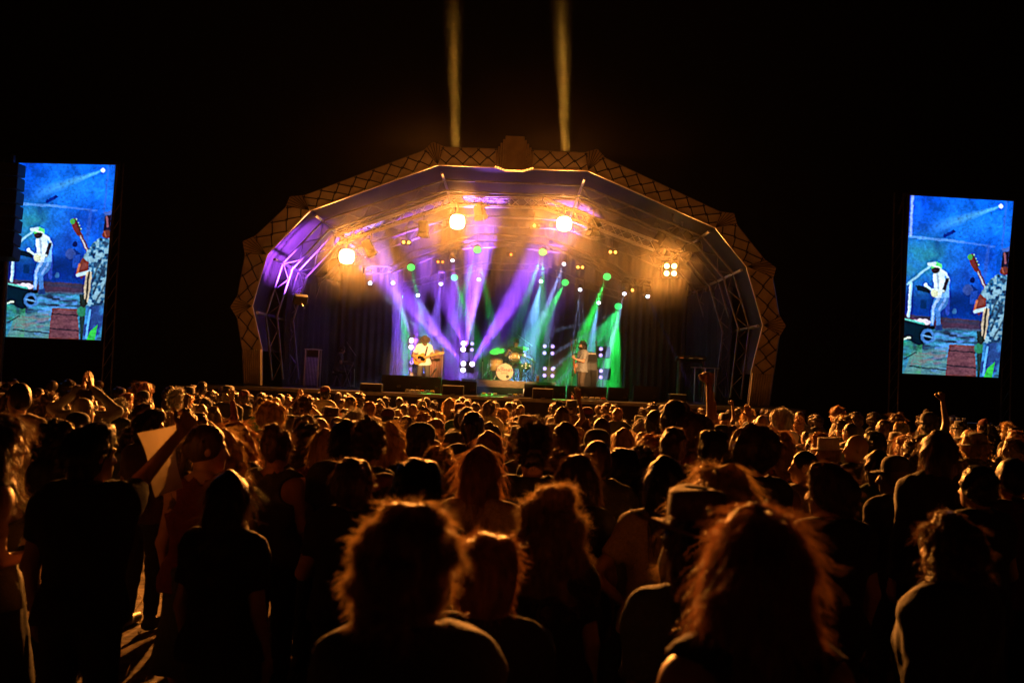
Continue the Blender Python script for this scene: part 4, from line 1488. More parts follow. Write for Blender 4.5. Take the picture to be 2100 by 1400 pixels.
DARKTR = mat('dark_trousers', (.02, .02, .022), .85, bump=.2, scale=90)
SHOES = mat('shoe_leather', (.03, .02, .015), .5)
HAIRC = {'black': hair_mat('hair_black', (.012, .008, .006)), 'dark brown': hair_mat('hair_dark', (.035, .018, .009)), 'brown': hair_mat('hair_brown', (.09, .045, .02)),
         'auburn': hair_mat('hair_auburn', (.30, .14, .055)), 'blond': hair_mat('hair_blond', (.38, .24, .10), .45), 'grey': hair_mat('hair_grey', (.30, .28, .26))}

# ------------------------------------------------------------------ pose prototypes
def up_arm(sx, out, fwd, e_up, w_dx, w_up, w_fwd=0.0):
    S = V(sx * .185, -.01, 1.405)
    E = S + V(sx * out, fwd, e_up)
    W = E + V(w_dx, w_fwd, w_up)
    return S + V(0, 0, .03), E, W


POSES = {}
POSES['stand'] = pose()
POSES['stand_f'] = pose(fem=1.0, sh=[V(-.158, -.01, 1.395), V(.158, -.01, 1.395)], el=[V(-.205, -.04, 1.12), V(.205, -.03, 1.12)], wr=[V(-.21, .04, .88), V(.22, .05, .88)])
POSES['fold'] = pose(el=[V(-.255, .0, 1.13), V(.255, .0, 1.13)], wr=[V(-.06, .225, 1.16), V(.10, .215, 1.12)], hand=[('relax', V(.9, .2, .2), V(0, -1, 0)), ('relax', V(-.9, .2, .3), V(0, -1, 0))], hrot=rotm(8))
POSES['fold_f'] = pose(fem=1.0, sh=[V(-.158, -.01, 1.395), V(.158, -.01, 1.395)], el=[V(-.225, .0, 1.12), V(.225, .0, 1.12)], wr=[V(-.06, .22, 1.17), V(.09, .215, 1.12)], hand=[('relax', V(.9, .2, .2), V(0, -1, 0)), ('relax', V(-.9, .2, .3), V(0, -1, 0))], hrot=rotm(-10, 0, 4))
POSES['turn_l'] = pose(hrot=rotm(52, 3), wr=[V(-.20, .14, .90), V(.235, .05, .885)])
POSES['turn_r'] = pose(fem=1.0, sh=[V(-.158, -.01, 1.395), V(.158, -.01, 1.395)], el=[V(-.205, -.04, 1.12), V(.205, -.03, 1.12)], wr=[V(-.21, .04, .88), V(.17, .19, 1.05)], hrot=rotm(-55, 2), hand=[('relax', V(0, .25, -1), V(1, 0, .1)), ('grip', V(-.3, .9, .3), V(-1, 0, 0))])
s_, e_, w_ = up_arm(1, .10, .05, .26, -.015, .26, .05)
POSES['fist'] = pose(sh=[V(-.185, -.01, 1.40), s_], el=[V(-.235, -.03, 1.13), e_], wr=[V(-.235, .05, .885), w_], hand=[STAND['hand'][0], ('fist', V(-.05, .1, 1), V(0, 1, -.1))], hrot=rotm(-4, -4))
s_, e_, w_ = up_arm(1, .13, .04, .22, -.06, .27, .04)
POSES['wave'] = pose(fem=1.0, sh=[V(-.158, -.01, 1.395), s_ + V(-.025, 0, 0)], el=[V(-.205, -.04, 1.12), e_], wr=[V(-.21, .04, .88), w_], hand=[STAND['hand'][0], ('open', V(-.1, .1, 1), V(0, 1, -.1))])
s1, e1, w1 = up_arm(1, .17, .04, .14, -.20, .24, .03); s0, e0, w0 = up_arm(-1, .17, .04, .14, .20, .24, .03)
w0[0], w1[0] = -.045, .045
POSES['clap'] = pose(sh=[s0, s1], el=[e0, e1], wr=[w0, w1], hand=[('open', V(.12, .05, 1), V(1, 0, 0)), ('open', V(-.12, .05, 1), V(-1, 0, 0))])
s_, e_, w_ = V(.175, .02, 1.42), V(.155, .22, 1.50), V(.315, .30, 1.74)
POSES['sheet'] = pose(sh=[V(-.185, -.01, 1.40), s_], el=[V(-.235, -.03, 1.13), e_], wr=[V(-.235, .05, .885), w_], hand=[STAND['hand'][0], ('grip', V(.3, .3, .8), V(-.5, .6, 0))], hrot=rotm(-38))
POSES['akimbo'] = pose(fem=1.0, sh=[V(-.16, -.01, 1.395), V(.16, -.01, 1.395)], el=[V(-.36, -.05, 1.16), V(.21, -.03, 1.12)], wr=[V(-.17, .03, 1.0), V(.22, .05, .88)], hand=[('grip', V(.8, .3, -.3), V(.5, -.8, 0)), STAND['hand'][1]])
# ------------------------------------------------------------------ assembling persons
MESHC = {}


def cached(key, fn):
    if key not in MESHC: MESHC[key] = fn()
    return MESHC[key]


def body_of(pn):
    return cached(('body', pn), lambda: body_mesh('body', POSES[pn], SKIN[0]))


TOPS = {'t_shirt': dict(sleeve=.62), 'tank_top': dict(tank=True, neck=.035), 'loose_shirt': dict(sleeve=.75, loose=.026, hem=-.13), 'hoodie': dict(long=True, loose=.03, hem=-.08), 'long_sleeve_shirt': dict(long=True, loose=.016)}


def top_of(pn, kind):
    return cached(('top', pn, kind), lambda: shirt_mesh('shirt', POSES[pn], CLOTH['black'], seed=len(MESHC), **TOPS[kind]))


def legs_of(pn, kind):
    q = 'f' if POSES[pn]['fem'] else 'm'
    P = POSES['stand_f' if POSES[pn]['fem'] else 'stand']
    if pn in ('guitar', 'bass', 'sit', 'sitk'): P = POSES[pn]; q = pn
    return cached(('legs', q, kind), lambda: trousers_mesh({'trousers': 'trousers', 'shorts': 'shorts', 'skirt': 'skirt'}[kind], P, JEANS, **{'trousers': {}, 'shorts': dict(upto=.5, loose=.02), 'skirt': dict(skirt=True, upto=.5)}[kind]))


def shoes_of(pn):
    q = pn if pn in ('guitar', 'bass', 'sit', 'sitk') else 'std'
    return cached(('shoes', q), lambda: shoe_mesh('shoes', POSES[pn] if q != 'std' else POSES['stand'], SHOES))


HAT = {'cap': lambda: cap_mesh(CLOTH['black']), 'fedora': lambda: brim_hat(CLOTH['brown'], .115, .150, .012), 'cowboy_hat': lambda: brim_hat(CLOTH['brown'], .13, .205, .055, .03),
       'bucket_hat': lambda: brim_hat(CLOTH['cream'], .10, .155, -.02, .0), 'beanie': lambda: beanie_mesh(CLOTH['black'])}
HTOP = dict(short=.012, buzz=.004, messy=.04, tall=.06, afro=.085, curly=.042, shag=.026, tress=.022, bob=.022, long=.018, wavy=.03, frizz=.05, pony=.012, bun=.07, updo=.08, braid=.012, bald=0)


def person(label, pn, loc, yaw, scale, hair='short', hcol='dark brown', top='t_shirt', tcol='black', legs='trousers', lmat=None, skin=0, hat=None, hatcol=None, group=None, mult=1.2, seed=0, shoes=True, width=.0012, hrot=None, look=None):
    t = thing('person', label, 'person', loc, (0, 0, R(yaw)), group)
    t.scale = (scale, scale, scale)
    inst('body', body_of(pn), t, mat=SKIN[skin])
    s = inst('shirt', top_of(pn, top), t, mat=CLOTH[tcol])
    inst(legs, legs_of(pn, legs), t, mat=lmat or JEANS)
    if shoes: inst('shoes', shoes_of(pn), t)
    P = POSES[pn]
    HM = Matrix.Translation(P['head']) @ Matrix([list(r) for r in P['hrot']]).to_4x4()
    if hair != 'bald':
        h = inst('hair', hair_mesh(hair, mult, width, seed), t, mat=HAIRC[hcol]); h.matrix_local = HM
    if hat:
        me = cached(('hat', hat), HAT[hat])
        h = inst(hat, me, t, mat=CLOTH[hatcol] if hatcol else None); h.matrix_local = HM
    return t


# ------------------------------------------------------------------ the players
POSES['guitar'] = pose(pelvis=V(0, 0, .93), chest=V(.01, .10, 1.255), neck=V(.015, .185, 1.395), head=V(-.01, .275, 1.535), hrot=rotm(8, 48, 4),
                       sh=[V(-.17, .17, 1.345), V(.195, .13, 1.345)], el=[V(-.30, .17, 1.06), V(.36, .09, 1.09)], wr=[V(-.22, .40, 1.10), V(.20, .29, .965)],
                       kn=[V(-.12, .08, .50), V(.13, .05, .50)], an=[V(-.15, -.02, .085), V(.16, -.05, .085)], toe=[V(-.22, .15, .03), V(.24, .12, .03)],
                       hand=[('grip', V(-.2, .6, .6), V(.6, -.6, .4)), ('grip', V(-.8, .25, -.45), V(-.1, -1, 0))])
POSES['bass'] = pose(chest=V(0, .0, 1.29), head=V(0, .02, 1.64), hrot=rotm(8, -4),
                     el=[V(-.27, .10, 1.14), V(.27, -.03, 1.13)], wr=[V(-.14, .34, 1.22), V(.06, .22, 1.03)],
                     kn=[V(-.11, .05, .50), V(.11, .0, .50)], hand=[('grip', V(.3, .5, .5), V(.6, -.5, 0)), ('grip', V(-.8, .2, -.5), V(0, -1, 0))])
POSES['sit'] = pose(pelvis=V(0, 0, .60), chest=V(0, .07, .93), neck=V(0, .09, 1.095), head=V(0, .14, 1.265), hrot=rotm(14, 14),
                    sh=[V(-.185, .08, 1.045), V(.185, .08, 1.045)], el=[V(-.30, .14, .82), V(.33, .16, .84)], wr=[V(-.20, .38, .88), V(.24, .36, .98)],
                    hip=[V(-.09, 0, .58), V(.09, 0, .58)], kn=[V(-.20, .42, .52), V(.20, .42, .52)], an=[V(-.2, .42, .09), V(.2, .42, .09)], toe=[V(-.22, .6, .03), V(.22, .6, .03)],
                    hand=[('grip', V(.2, .9, .1), V(0, 0, -1)), ('grip', V(-.2, .8, .4), V(0, .3, -1))])
POSES['sitk'] = pose(**{k: v for k, v in POSES['sit'].items() if k not in ('wr', 'hrot', 'hand', 'el')}, el=[V(-.25, .12, .82), V(.25, .12, .82)], wr=[V(-.2, .38, .80), V(.2, .38, .80)], hrot=rotm(0, 20),
                     hand=[('relax', V(0, 1, -.1), V(0, 0, -1)), ('relax', V(0, 1, -.1), V(0, 0, -1))])


def floor_at(u, y, z):
    p = at(u, 780, y); p.z = z
    return p


gp = floor_at(868, 32.3, DECK_Z)
CLOTH['felt'] = mat('hat_felt', (.07, .05, .03), .9, bump=.2, scale=90)
guitarist = person('guitarist in white T-shirt and small brimmed hat bent over his yellow guitar', 'guitar', gp, 180 + 4, 1.075, 'short', 'black', 't_shirt', 'white', 'trousers',
                   mat('jeans_grey', (.09, .08, .07), .85, bump=.3, scale=120), 1, 'fedora', 'felt')
FULLBEARD = np_mesh('beard', [Field((-.1, -.03, -.16), (.1, .15, .02), .008).put(('ell', (0, .045, -.068), (.064, .066, .062), None), 0).put(('ell', (0, .10, -.067), (.022, .02, .012), None), .008, 'c').put(('ell', (0, .06, .012), (.09, .12, .062), None), .008, 'c').noise(.003, 90).nets()], hair_mat('beard_black', (.012, .008, .006)))
hM = Matrix.Translation(POSES['guitar']['head']) @ Matrix([list(r) for r in POSES['guitar']['hrot']]).to_4x4()
inst('beard', FULLBEARD, guitarist).matrix_local = hM

bp = floor_at(1193, 32.6, DECK_Z)
bassist = person('bassist in light short sleeved shirt and dark hat singing into a microphone', 'bass', bp, 112, 1.06, 'bob', 'black', 'loose_shirt', 'grey', 'trousers',
                 mat('trousers_taupe', (.10, .075, .055), .85, bump=.3, scale=120), 0, 'fedora', 'black')
inst('beard', FULLBEARD, bassist).matrix_local = Matrix.Translation(POSES['bass']['head']) @ Matrix([list(r) for r in POSES['bass']['hrot']]).to_4x4()

RY = 35.5
dp = floor_at(1056, RY, RISER_Z)
drummer = person('drummer in dark clothes and cap sitting behind the drum kit', 'sit', dp, 178, 1.06, 'short', 'dark brown', 't_shirt', 'black', 'trousers', DARKTR, 0, 'cap', 'charcoal')
kp = floor_at(690, 35.5, DECK_Z)
keyman = person('keyboard player sitting in the dark left wing, facing right', 'sitk', kp, -80, 1.05, 'short', 'dark brown', 't_shirt', 'charcoal', 'trousers', DARKTR, 0)

WOODY = mat('guitar_butterscotch', (.62, .30, .06), .25, var=.12, scale=9, coat=.6)
MAPLE = mat('maple_neck', (.60, .36, .12), .35, var=.12, scale=12)
SUNB = mat('bass_sunburst', (.30, .10, .03), .25, var=.3, scale=5, coat=.6)
ROSE = mat('rosewood', (.07, .035, .02), .45)
STRAPM = mat('strap_leather', (.03, .018, .012), .7)


def guitar(name, label, cat, loc, xdir, face, outline, neck_len, head_len, bodym, guardm, neckm, fretm, guard, scale=1.0):
    t = thing(name, label, cat, loc)
    x = Vector(xdir).normalized(); y = Vector(face); y = (y - x * y.dot(x)).normalized(); z = x.cross(y)
    t.rotation_euler = Matrix((x, y, z)).transposed().to_euler(); t.scale = (scale,) * 3
    MB().prism(outline, -.022, .022).build('body', bodym, t)
    MB().prism(guard, .022, .0255).build('pickguard', guardm, t)
    nx = max(p[0] for p in outline) - .05
    nk = MB().box((nx + neck_len / 2, .02, 0), (neck_len, .022, .05)).build('neck', neckm, t)
    MB().box((nx + neck_len / 2 + .0, .0335, 0), (neck_len, .005, .049)).build('fretboard', fretm, nk)
    hd = MB().prism([(nx + neck_len, -.022), (nx + neck_len + .03, -.03), (nx + neck_len + head_len, -.012), (nx + neck_len + head_len + .02, .03), (nx + neck_len + head_len - .04, .055), (nx + neck_len + .04, .045), (nx + neck_len, .022)], .005, .022).build('headstock', neckm, t)
    for k in range(4):
        MB().tube((nx + neck_len + .035 + k * head_len / 5, .013, .05), (nx + neck_len + .035 + k * head_len / 5, .013, .075), .009, 8).build('tuner', CHROME, hd)
    st = MB()
    for k in range(4):
        st.tube((-.10, .034, -.018 + .012 * k), (nx + neck_len, .038, -.014 + .0095 * k), .0012, 4)
    st.build('strings', CHROME, t)
    MB().box((-.10, .027, 0), (.07, .012, .085), bevel=.003).build('bridge', CHROME, t)
    MB().box((.02, .029, 0), (.03, .014, .08), bevel=.003).build('pickup', BLACK, t)
    MB().lathe([(.013, 0), (.011, .014)], 10, (-.11, .025, -.09), RX90.transposed()).lathe([(.013, 0), (.011, .014)], 10, (-.06, .025, -.10), RX90.transposed()).build('control_plate', BLACK_GLOSS, t)
    return t


def to_world(t, p):
    return Matrix.LocRotScale(t.location, t.rotation_euler, t.scale) @ Vector(p)


def dir_world(t, d):
    return t.rotation_euler.to_matrix() @ Vector(d)


TELE = [(-.205, 0), (-.20, .07), (-.16, .135), (-.09, .155), (-.02, .135), (.03, .118), (.08, .125), (.13, .143), (.175, .125), (.20, .075), (.20, .03), (.20, -.03), (.155, -.035), (.15, -.065), (.185, -.10), (.16, -.135), (.10, -.14), (.04, -.118), (-.02, -.128), (-.09, -.155), (-.16, -.135), (-.20, -.07)]
GUARD = [(.19, .03), (.17, .09), (.12, .105), (.06, .08), (.02, .09), (-.03, .085), (-.055, .04), (-.05, -.05), (-.01, -.09), (.05, -.08), (.12, -.03), (.18, -.03)]
gdir = dir_world(guitarist, (-.80, .42, .24)); gface = dir_world(guitarist, (.25, .95, .12))
guitar('electric_guitar', 'yellow solid body electric guitar with black pickguard held by the bent guitarist', 'guitar', to_world(guitarist, (.13, .235, 1.0)), gdir, gface, TELE, .50, .17, WOODY, BLACK_GLOSS, MAPLE, MAPLE, GUARD, 1.1)
sP = [to_world(guitarist, p) for p in ((-.02, .30, 1.04), (-.05, .27, 1.20), (-.08, .285, 1.36), (-.09, .19, 1.43), (-.03, .03, 1.33), (.12, -.03, 1.16), (.22, .03, 1.02))]
def ribbon(pts, w, up):
    m = MB(); up = Vector(up)
    for i, p in enumerate(pts):
        d = (pts[min(i + 1, len(pts) - 1)] - pts[max(i - 1, 0)]).normalized()
        s = d.cross(up).normalized() * w / 2
        n_ = up * .004
        m.v += [tuple(p - s), tuple(p + s), tuple(p + s + n_), tuple(p - s + n_)]
        if i:
            k = 4 * i
            for a in range(4):
                b = (a + 1) % 4
                m.f.append((k - 4 + a, k - 4 + b, k + b, k + a))
    return m
tag(ribbon(sP, .055, dir_world(guitarist, (0, 1, .2))).build('guitar_strap', STRAPM), 'dark leather guitar strap across the white T-shirt', 'strap')
BASSO = [(-.22, -.03), (-.22, .05), (-.16, .14), (-.06, .15), (.02, .12), (.09, .13), (.18, .17), (.27, .165), (.25, .12), (.20, .06), (.21, .03), (.21, -.03), (.17, -.05), (.19, -.12), (.20, -.16), (.13, -.16), (.05, -.125), (-.03, -.13), (-.11, -.165), (-.18, -.13)]
bdir = dir_world(bassist, (-.30, .30, .90)); bface = dir_world(bassist, (.45, .85, -.1))
guitar('bass_guitar', 'sunburst bass guitar held upright by the singing bassist', 'bass guitar', to_world(bassist, (.05, .235, .96)), bdir, bface, BASSO, .60, .2, SUNB, mat('tortoise_guard', (.12, .05, .03), .3), ROSE, ROSE, GUARD, 1.0)
sB = [to_world(bassist, p) for p in ((-.04, .20, 1.12), (-.10, .17, 1.25), (-.13, .10, 1.39), (-.12, .0, 1.45), (-.06, -.12, 1.36), (.06, -.145, 1.2), (.16, -.08, 1.03))]
tag(ribbon(sB, .06, dir_world(bassist, (0, 1, .2))).build('guitar_strap', STRAPM), 'dark strap across the back of the bassist', 'strap')


def mic_stand(label, foot, top, boom=None, mic=True, r=.013, straight_from=None):
    t = thing('microphone_stand', label, 'microphone stand', foot)
    f, p = Vector((0, 0, 0)), Vector(top) - Vector(foot)
    MB().lathe([(.13, 0), (.13, .012), (.02, .03)], 18).build('base', BLACK, t, True)
    m1 = f.lerp(p, .58)
    MB().tube(f + Vector((0, 0, .02)), m1, r, 8).build('lower_tube', ALU, t)
    MB().tube(m1, p, r * .75, 8).tube(m1 - (p - f).normalized() * .03, m1 + (p - f).normalized() * .04, r * 1.6, 8).build('upper_tube', BLACK, t)
    e = p
    if boom is not None:
        e = Vector(boom) - Vector(foot)
        MB().tube(p - (e - p) * .25, e, r * .7, 8).build('boom', ALU, t)
        d = (e - p).normalized()
    else: d = (p - f).normalized()
    if mic:
        k = rot_to(-d)
        MB().lathe([(.014, -.02), (.020, .10), (.026, .115), (.028, .14), (.02, .165), (.004, .172)], 12, e, k).build('microphone', STEEL, t, True)
    return t


mic_stand('microphone stand with a straight pale tube in front of the guitarist', floor_at(838, 31.6, DECK_Z), at(849, 697, 31.6))
mic_stand('microphone stand leaning up to the face of the singing bassist', floor_at(1172, 31.9, DECK_Z), at(1176, 735, 31.9), at(1180, 706, 31.9))
mic_stand('black microphone stand standing free right of the bass amplifier', floor_at(1229, 32.2, DECK_Z), at(1223, 709, 32.2))
mic_stand('tall overhead microphone stand left of the drum kit', floor_at(989, 34.2, RISER_Z - .0), at(990, 712, 34.2), at(1003, 698, 34.4))
mic_stand('thin overhead microphone stand with long boom right of the drum kit', floor_at(1092, 35.4, RISER_Z), at(1086, 705, 35.4), at(1062, 687, 35.4))

# ------------------------------------------------------------------ drum kit on its riser
RISM = mat('riser_carpet', (.02, .02, .022), .8, bump=.3, scale=70)
RISW = mat('riser_plywood', (.42, .30, .19), .7, var=.25, scale=5, stretch=(1, 1, 6))
rz = RISER_Z - DECK_Z
rl, rr = floor_at(946, 34.0, DECK_Z), floor_at(1140, 34.0, DECK_Z)
riser = thing('drum_riser', 'black drum riser with a pale plywood front under the bass drum', 'riser', ((rl.x + rr.x) / 2, 34.0, DECK_Z))
wx = rr.x - rl.x
MB().box((0, 1.4, rz - .04), (wx, 2.8, .08)).build('top', mat('riser_top', (.05, .05, .05), .35, bump=.1), riser)
MB().box((0, 1.4, (rz - .08) / 2), (wx - .06, 2.74, rz - .09)).build('body', RISM, riser)
ff0, ff1 = floor_at(976, 33.9, 0), floor_at(1076, 33.9, 0)
MB().box(((ff0.x + ff1.x) / 2 - riser.location.x, -.09, rz - .125), (ff1.x - ff0.x, .12, .23), bevel=.004).build('front_board', RISW, riser)
for s in (0, 1):
    MB().box(((ff0.x, ff1.x)[s] - riser.location.x, -.07, (rz - .25) / 2), (.06, .06, rz - .25)).build('leg', ALU, riser)

SHELL = mat('cream_shell', (.62, .45, .20), .35, var=.12, scale=6, coat=.4)
HEADM = mat('drum_head', (.74, .66, .52), .5, var=.06)
CYM = mat('bronze_cymbal', (.62, .45, .16), .28, 1.0, var=.15, scale=30)


def drum(name, label, c, r_, h, axis, front=True, lugs=8, legs=None, shell=SHELL):
    t = thing(name, label, 'drum', c)
    k = Vector(axis).to_track_quat('Z', 'Y').to_matrix()
    MB().lathe([(r_, -h / 2), (r_ * 1.004, 0), (r_, h / 2)], 30, (0, 0, 0), k).build('shell', shell, t, True)
    hd = MB().lathe([(r_ * .985, h / 2 + .012), (r_ * .5, h / 2 + .015), (.001, h / 2 + .016)], 30, (0, 0, 0), k, False).build('drum_head', HEADM, t, True)
    for s in (-1, 1):
        MB().lathe([(r_ * 1.0, s * (h / 2 - .012)), (r_ * 1.035, s * (h / 2 - .012)), (r_ * 1.035, s * (h / 2 + .02)), (r_ * .985, s * (h / 2 + .02))], 30, (0, 0, 0), k, False).build('hoop', ROSE if r_ > .25 else CHROME, t)
    for i in range(lugs):
        a = 2 * math.pi * i / lugs
        p = k @ Vector((r_ * 1.02 * math.cos(a), r_ * 1.02 * math.sin(a), 0))
        MB().box(p, (.022, .022, .022)).tube(p + k @ Vector((0, 0, -h / 2)), p + k @ Vector((0, 0, h / 2)), .005, 5).build('lug', CHROME, t)
    return t, hd, k


bd, bh, bk = drum('bass_drum', 'bass drum with cream front head and red script lettering', at(1035, 762.5, 34.35), .292, .40, (0, -1, 0))
for s in (-1, 1):
    MB().tube((s * .27, -.05, -.1), (s * .36, -.16, -.292), .012, 6).build('spur', CHROME, bd)


def text_part(body, size, loc, m, parent, shear=0.0, space=1.0):
    cu = bpy.data.curves.new('lettering', 'FONT')
    cu.body = body; cu.size = size; cu.align_x = 'CENTER'; cu.align_y = 'CENTER'; cu.shear = shear; cu.space_character = space
    cu.extrude = .002; cu.resolution_u = 3; cu.offset = size * .012
    tmp = bpy.data.objects.new('lettering', cu)
    link(tmp)
    bpy.context.view_layer.update()
    me = bpy.data.meshes.new_from_object(tmp.evaluated_get(bpy.context.evaluated_depsgraph_get()))
    bpy.data.objects.remove(tmp); bpy.data.curves.remove(cu)
    me.materials.clear(); me.materials.append(m)
    o = inst('lettering', me, parent, loc, (R(90), 0, 0))
    return o


REDINK = mat('red_ink', (.32, .015, .05), .6); GREYINK = mat('grey_ink', (.33, .27, .22), .6)
text_part('The', .075, (-.10, -.224, .135), REDINK, bh, .3)
text_part('DOWNEY', .132, (-.01, -.224, .055), REDINK, bh, .12, .92)
text_part('BAND', .10, (.0, -.224, -.045), GREYINK, bh, .0, .9)
MB().lathe([(.055, 0), (.05, .004)], 18, (.105, -.221, -.155), RX90).build('port_hole', BLACK, bh)
ft, _, _ = drum('floor_tom', 'cream floor tom left of the bass drum', at(1018, 748, 34.9), .215, .40, (0, -.08, 1))
for i in range(3):
    a = R(90 + 120 * i); MB().tube((.225 * math.cos(a), .225 * math.sin(a), .05), (.24 * math.cos(a), .24 * math.sin(a), RISER_Z - ft.location.z), .011, 6).build('leg', CHROME, ft)
rt, _, _ = drum('rack_tom', 'small cream tom mounted above the bass drum, tilted to the drummer', at(1055, 733, 34.7), .175, .24, (-.05, .35, 1))
MB().tube((0, 0, -.12), (-.08, -.2, -.32), .014, 6).build('mount', CHROME, rt)
sn, _, _ = drum('snare_drum', 'metal snare drum beside the drummer, behind the rack tom', at(1078, 751, 35.1), .175, .15, (0, .1, 1), shell=CHROME)
sb = MB(); z_ = RISER_Z - sn.location.z
for i in range(3):
    a = R(30 + 120 * i); sb.tube((0, 0, z_ + .25), (.25 * math.cos(a), .25 * math.sin(a), z_), .011, 6).tube((0, 0, z_ + .3), (.17 * math.cos(a), .17 * math.sin(a), -.08), .01, 6)
sb.tube((0, 0, z_ + .2), (0, 0, -.1), .014, 6).build('stand', CHROME, sn)


def cymbal(label, c, r_, axis, foot_dx, foot_dy):
    t = thing('cymbal', label, 'cymbal', c)
    k = Vector(axis).to_track_quat('Z', 'Y').to_matrix()
    MB().lathe([(r_, -.012), (r_ * .6, .006), (r_ * .24, .016), (r_ * .2, .03), (.01, .042)], 34, (0, 0, 0), k, False).build('plate', CYM, t, True)
    n = Vector(axis).normalized()
    zf = RISER_Z - c[2]
    knee = Vector((foot_dx * .9, foot_dy * .9, -.33))
    s = MB().tube(n * .07, knee * .02 - n * .02, .008, 6).tube(Vector((0, 0, -.02)), knee, .011, 6).tube(knee, (foot_dx, foot_dy, zf + .18), .014, 6)
    for i in range(3):
        a = R(20 + 120 * i); s.tube((foot_dx, foot_dy, zf + .28), (foot_dx + .27 * math.cos(a), foot_dy + .27 * math.sin(a), zf), .011, 6)
    s.build('stand', CHROME, t)
    MB().lathe([(.012, 0), (.012, .05), (.005, .055)], 8, n * .03, k).build('wing_nut', CHROME, t)
    return t


cymbal('large cymbal left of the drummer, tilted and lit green', at(1020, 719, 35.0), .29, (-.18, -.42, .9), -.32, .1)
cymbal('smaller cymbal right of the drummer, flatter and lit green', at(1072.5, 713, 35.1), .21, (.10, -.26, .95), .42, .15)
cymbal('dark cymbal low at the right end of the drum kit', at(1090, 738, 35.6), .23, (.45, .1, .9), .2, .2)
st_ = thing('drum_stool', 'round drum stool under the drummer', 'stool', dp)
MB().lathe([(.17, .43), (.18, .46), (.17, .50)], 18).build('seat', BLACK, st_); MB().tube((0, 0, .0), (0, 0, .43), .02, 8).tube((0, 0, .25), (.22, .1, 0), .012, 6).tube((0, 0, .25), (-.22, .1, 0), .012, 6).tube((0, 0, .25), (0, -.24, 0), .012, 6).build('legs', CHROME, st_)
for (u, v, dx, lab) in ((1008, 742, .3, 'drumstick held up by the drummer on the left, under the large cymbal'), (1088, 742, -.3, 'pale drumstick held on the right of the snare drum')):
    p = at(u + 14 * (1 if dx > 0 else -1), v - 2, 35.1)
    tag(MB().tube(p, p + Vector((-dx, -.12, -.18)), .008, 6, .006).build('drumstick', MAPLE), lab, 'drumstick')

BOTTLE = [(.034, 0), (.036, .01), (.036, .14), (.014, .19), (.014, .23)]
def bottle(label, p, m):
    t = thing('bottle', label, 'bottle', p)
    MB().lathe(BOTTLE, 12).build('glass', m, t, True); MB().lathe([(.016, .228), (.016, .245)], 10).build('cap', BLACK, t)
q = floor_at(1102.5, 34.4, RISER_Z); 
t = thing('bottle', 'red and orange drink bottle standing on the riser right of the drums', 'bottle', q)
MB().lathe([(.05, 0), (.052, .16), (.05, .2)], 14).build('bottle_body', mat('orange_plastic', (.75, .22, .04), .4), t, True); MB().lathe([(.053, .06), (.053, .13)], 14, close=False).build('wrapper', mat('red_paper', (.6, .03, .02), .6), t); MB().lathe([(.025, .2), (.025, .24)], 12).build('cap', mat('white_plastic', (.7, .7, .7), .5), t)

# ------------------------------------------------------------------ backline and stage furniture
TWEED = mat('tan_amp_cloth', (.42, .22, .08), .8, bump=.3, scale=80)
GRILLE = mat('amp_grille', (.018, .016, .015), .9, bump=.5, scale=150)


def amp(label, p, w, d, h, cover, cat='amplifier', grill=True, panel=None):
    t = thing('amplifier', label, cat, p)
    MB().box((0, 0, h / 2), (w, d, h), bevel=.015).build('cabinet', cover, t)
    if grill: MB().box((0, -d / 2 - .002, h * .43), (w * .9, .012, h * .72)).build('grille', GRILLE, t)
    if panel: MB().box((0, -d / 2 - .003, h * .88), (w * .88, .012, h * .13)).build('control_panel', panel, t)
    MB().tube((-.1, 0, h + .02), (.1, 0, h + .02), .012, 6).build('handle', BLACK, t)
    return t


ap = floor_at(861, 34.6, DECK_Z)
amp('tan guitar amplifier behind the guitarist with bottles on top', ap, .72, .3, .62, TWEED, grill=False, panel=mat('cream_panel', (.6, .5, .35), .5))
MB_ = MB().box((ap.x, ap.y - .155, ap.z + .25), (.6, .02, .36)); 
for i, (dx, m) in enumerate(((-.27, 'white'), (-.20, 'clear'), (-.13, 'white'))):
    bottle(('leftmost', 'middle', 'rightmost')[i] + ' of three pale bottles on the tan guitar amplifier', ap + Vector((dx, -.05, .62)), mat('pale_bottle', (.55, .58, .65), .15))
amp('small tan amplifier right of the guitarist\'s legs', floor_at(878, 34.2, DECK_Z), .34, .3, .56, TWEED, grill=True)
bq = floor_at(1203, 34.0, DECK_Z)
amp('tall black bass cabinet standing behind the bassist', bq, .66, .42, 1.22, BLACK, 'amplifier')
amp('bass amplifier head with pale front resting on the tall cabinet', bq + Vector((.02, -.02, 1.22)), .56, .36, .34, BLACK, 'amplifier', True, mat('amp_face', (.6, .5, .4), .4))

# slatted wooden baffle beside the guitarist
wb = floor_at(893, 33.6, DECK_Z)
baf = thing('wooden_screen', 'tall brown slatted wooden screen right of the guitarist', 'screen', wb, (0, 0, R(-12)))
WOODB = mat('brown_boards', (.22, .10, .06), .7, var=.4, scale=4, stretch=(6, 6, .5), bump=.3)
for i in range(6):
    h = at(893, 716, 33.6).z - DECK_Z - .10 * abs(i - 3.2) * (1 if i < 3 else .4)
    MB().box((-.28 + .085 * i, 0, h / 2), (.079, .03, h), bevel=.004).build('board', WOODB, baf)
for z in (.35, 1.05):
    MB().box((-.06, .03, z), (.56, .03, .06)).build('rail', STEEL, baf)
MB().box((.22, 0, .75), (.03, .05, 1.5)).build('post', mat('pale_post', (.5, .32, .16), .6), baf)

# low instrument microphone in front of the amp
mic_stand('short boom microphone stand beside the wooden screen', floor_at(884, 32.7, DECK_Z), at(883, 776, 32.7), at(890, 763, 32.7))


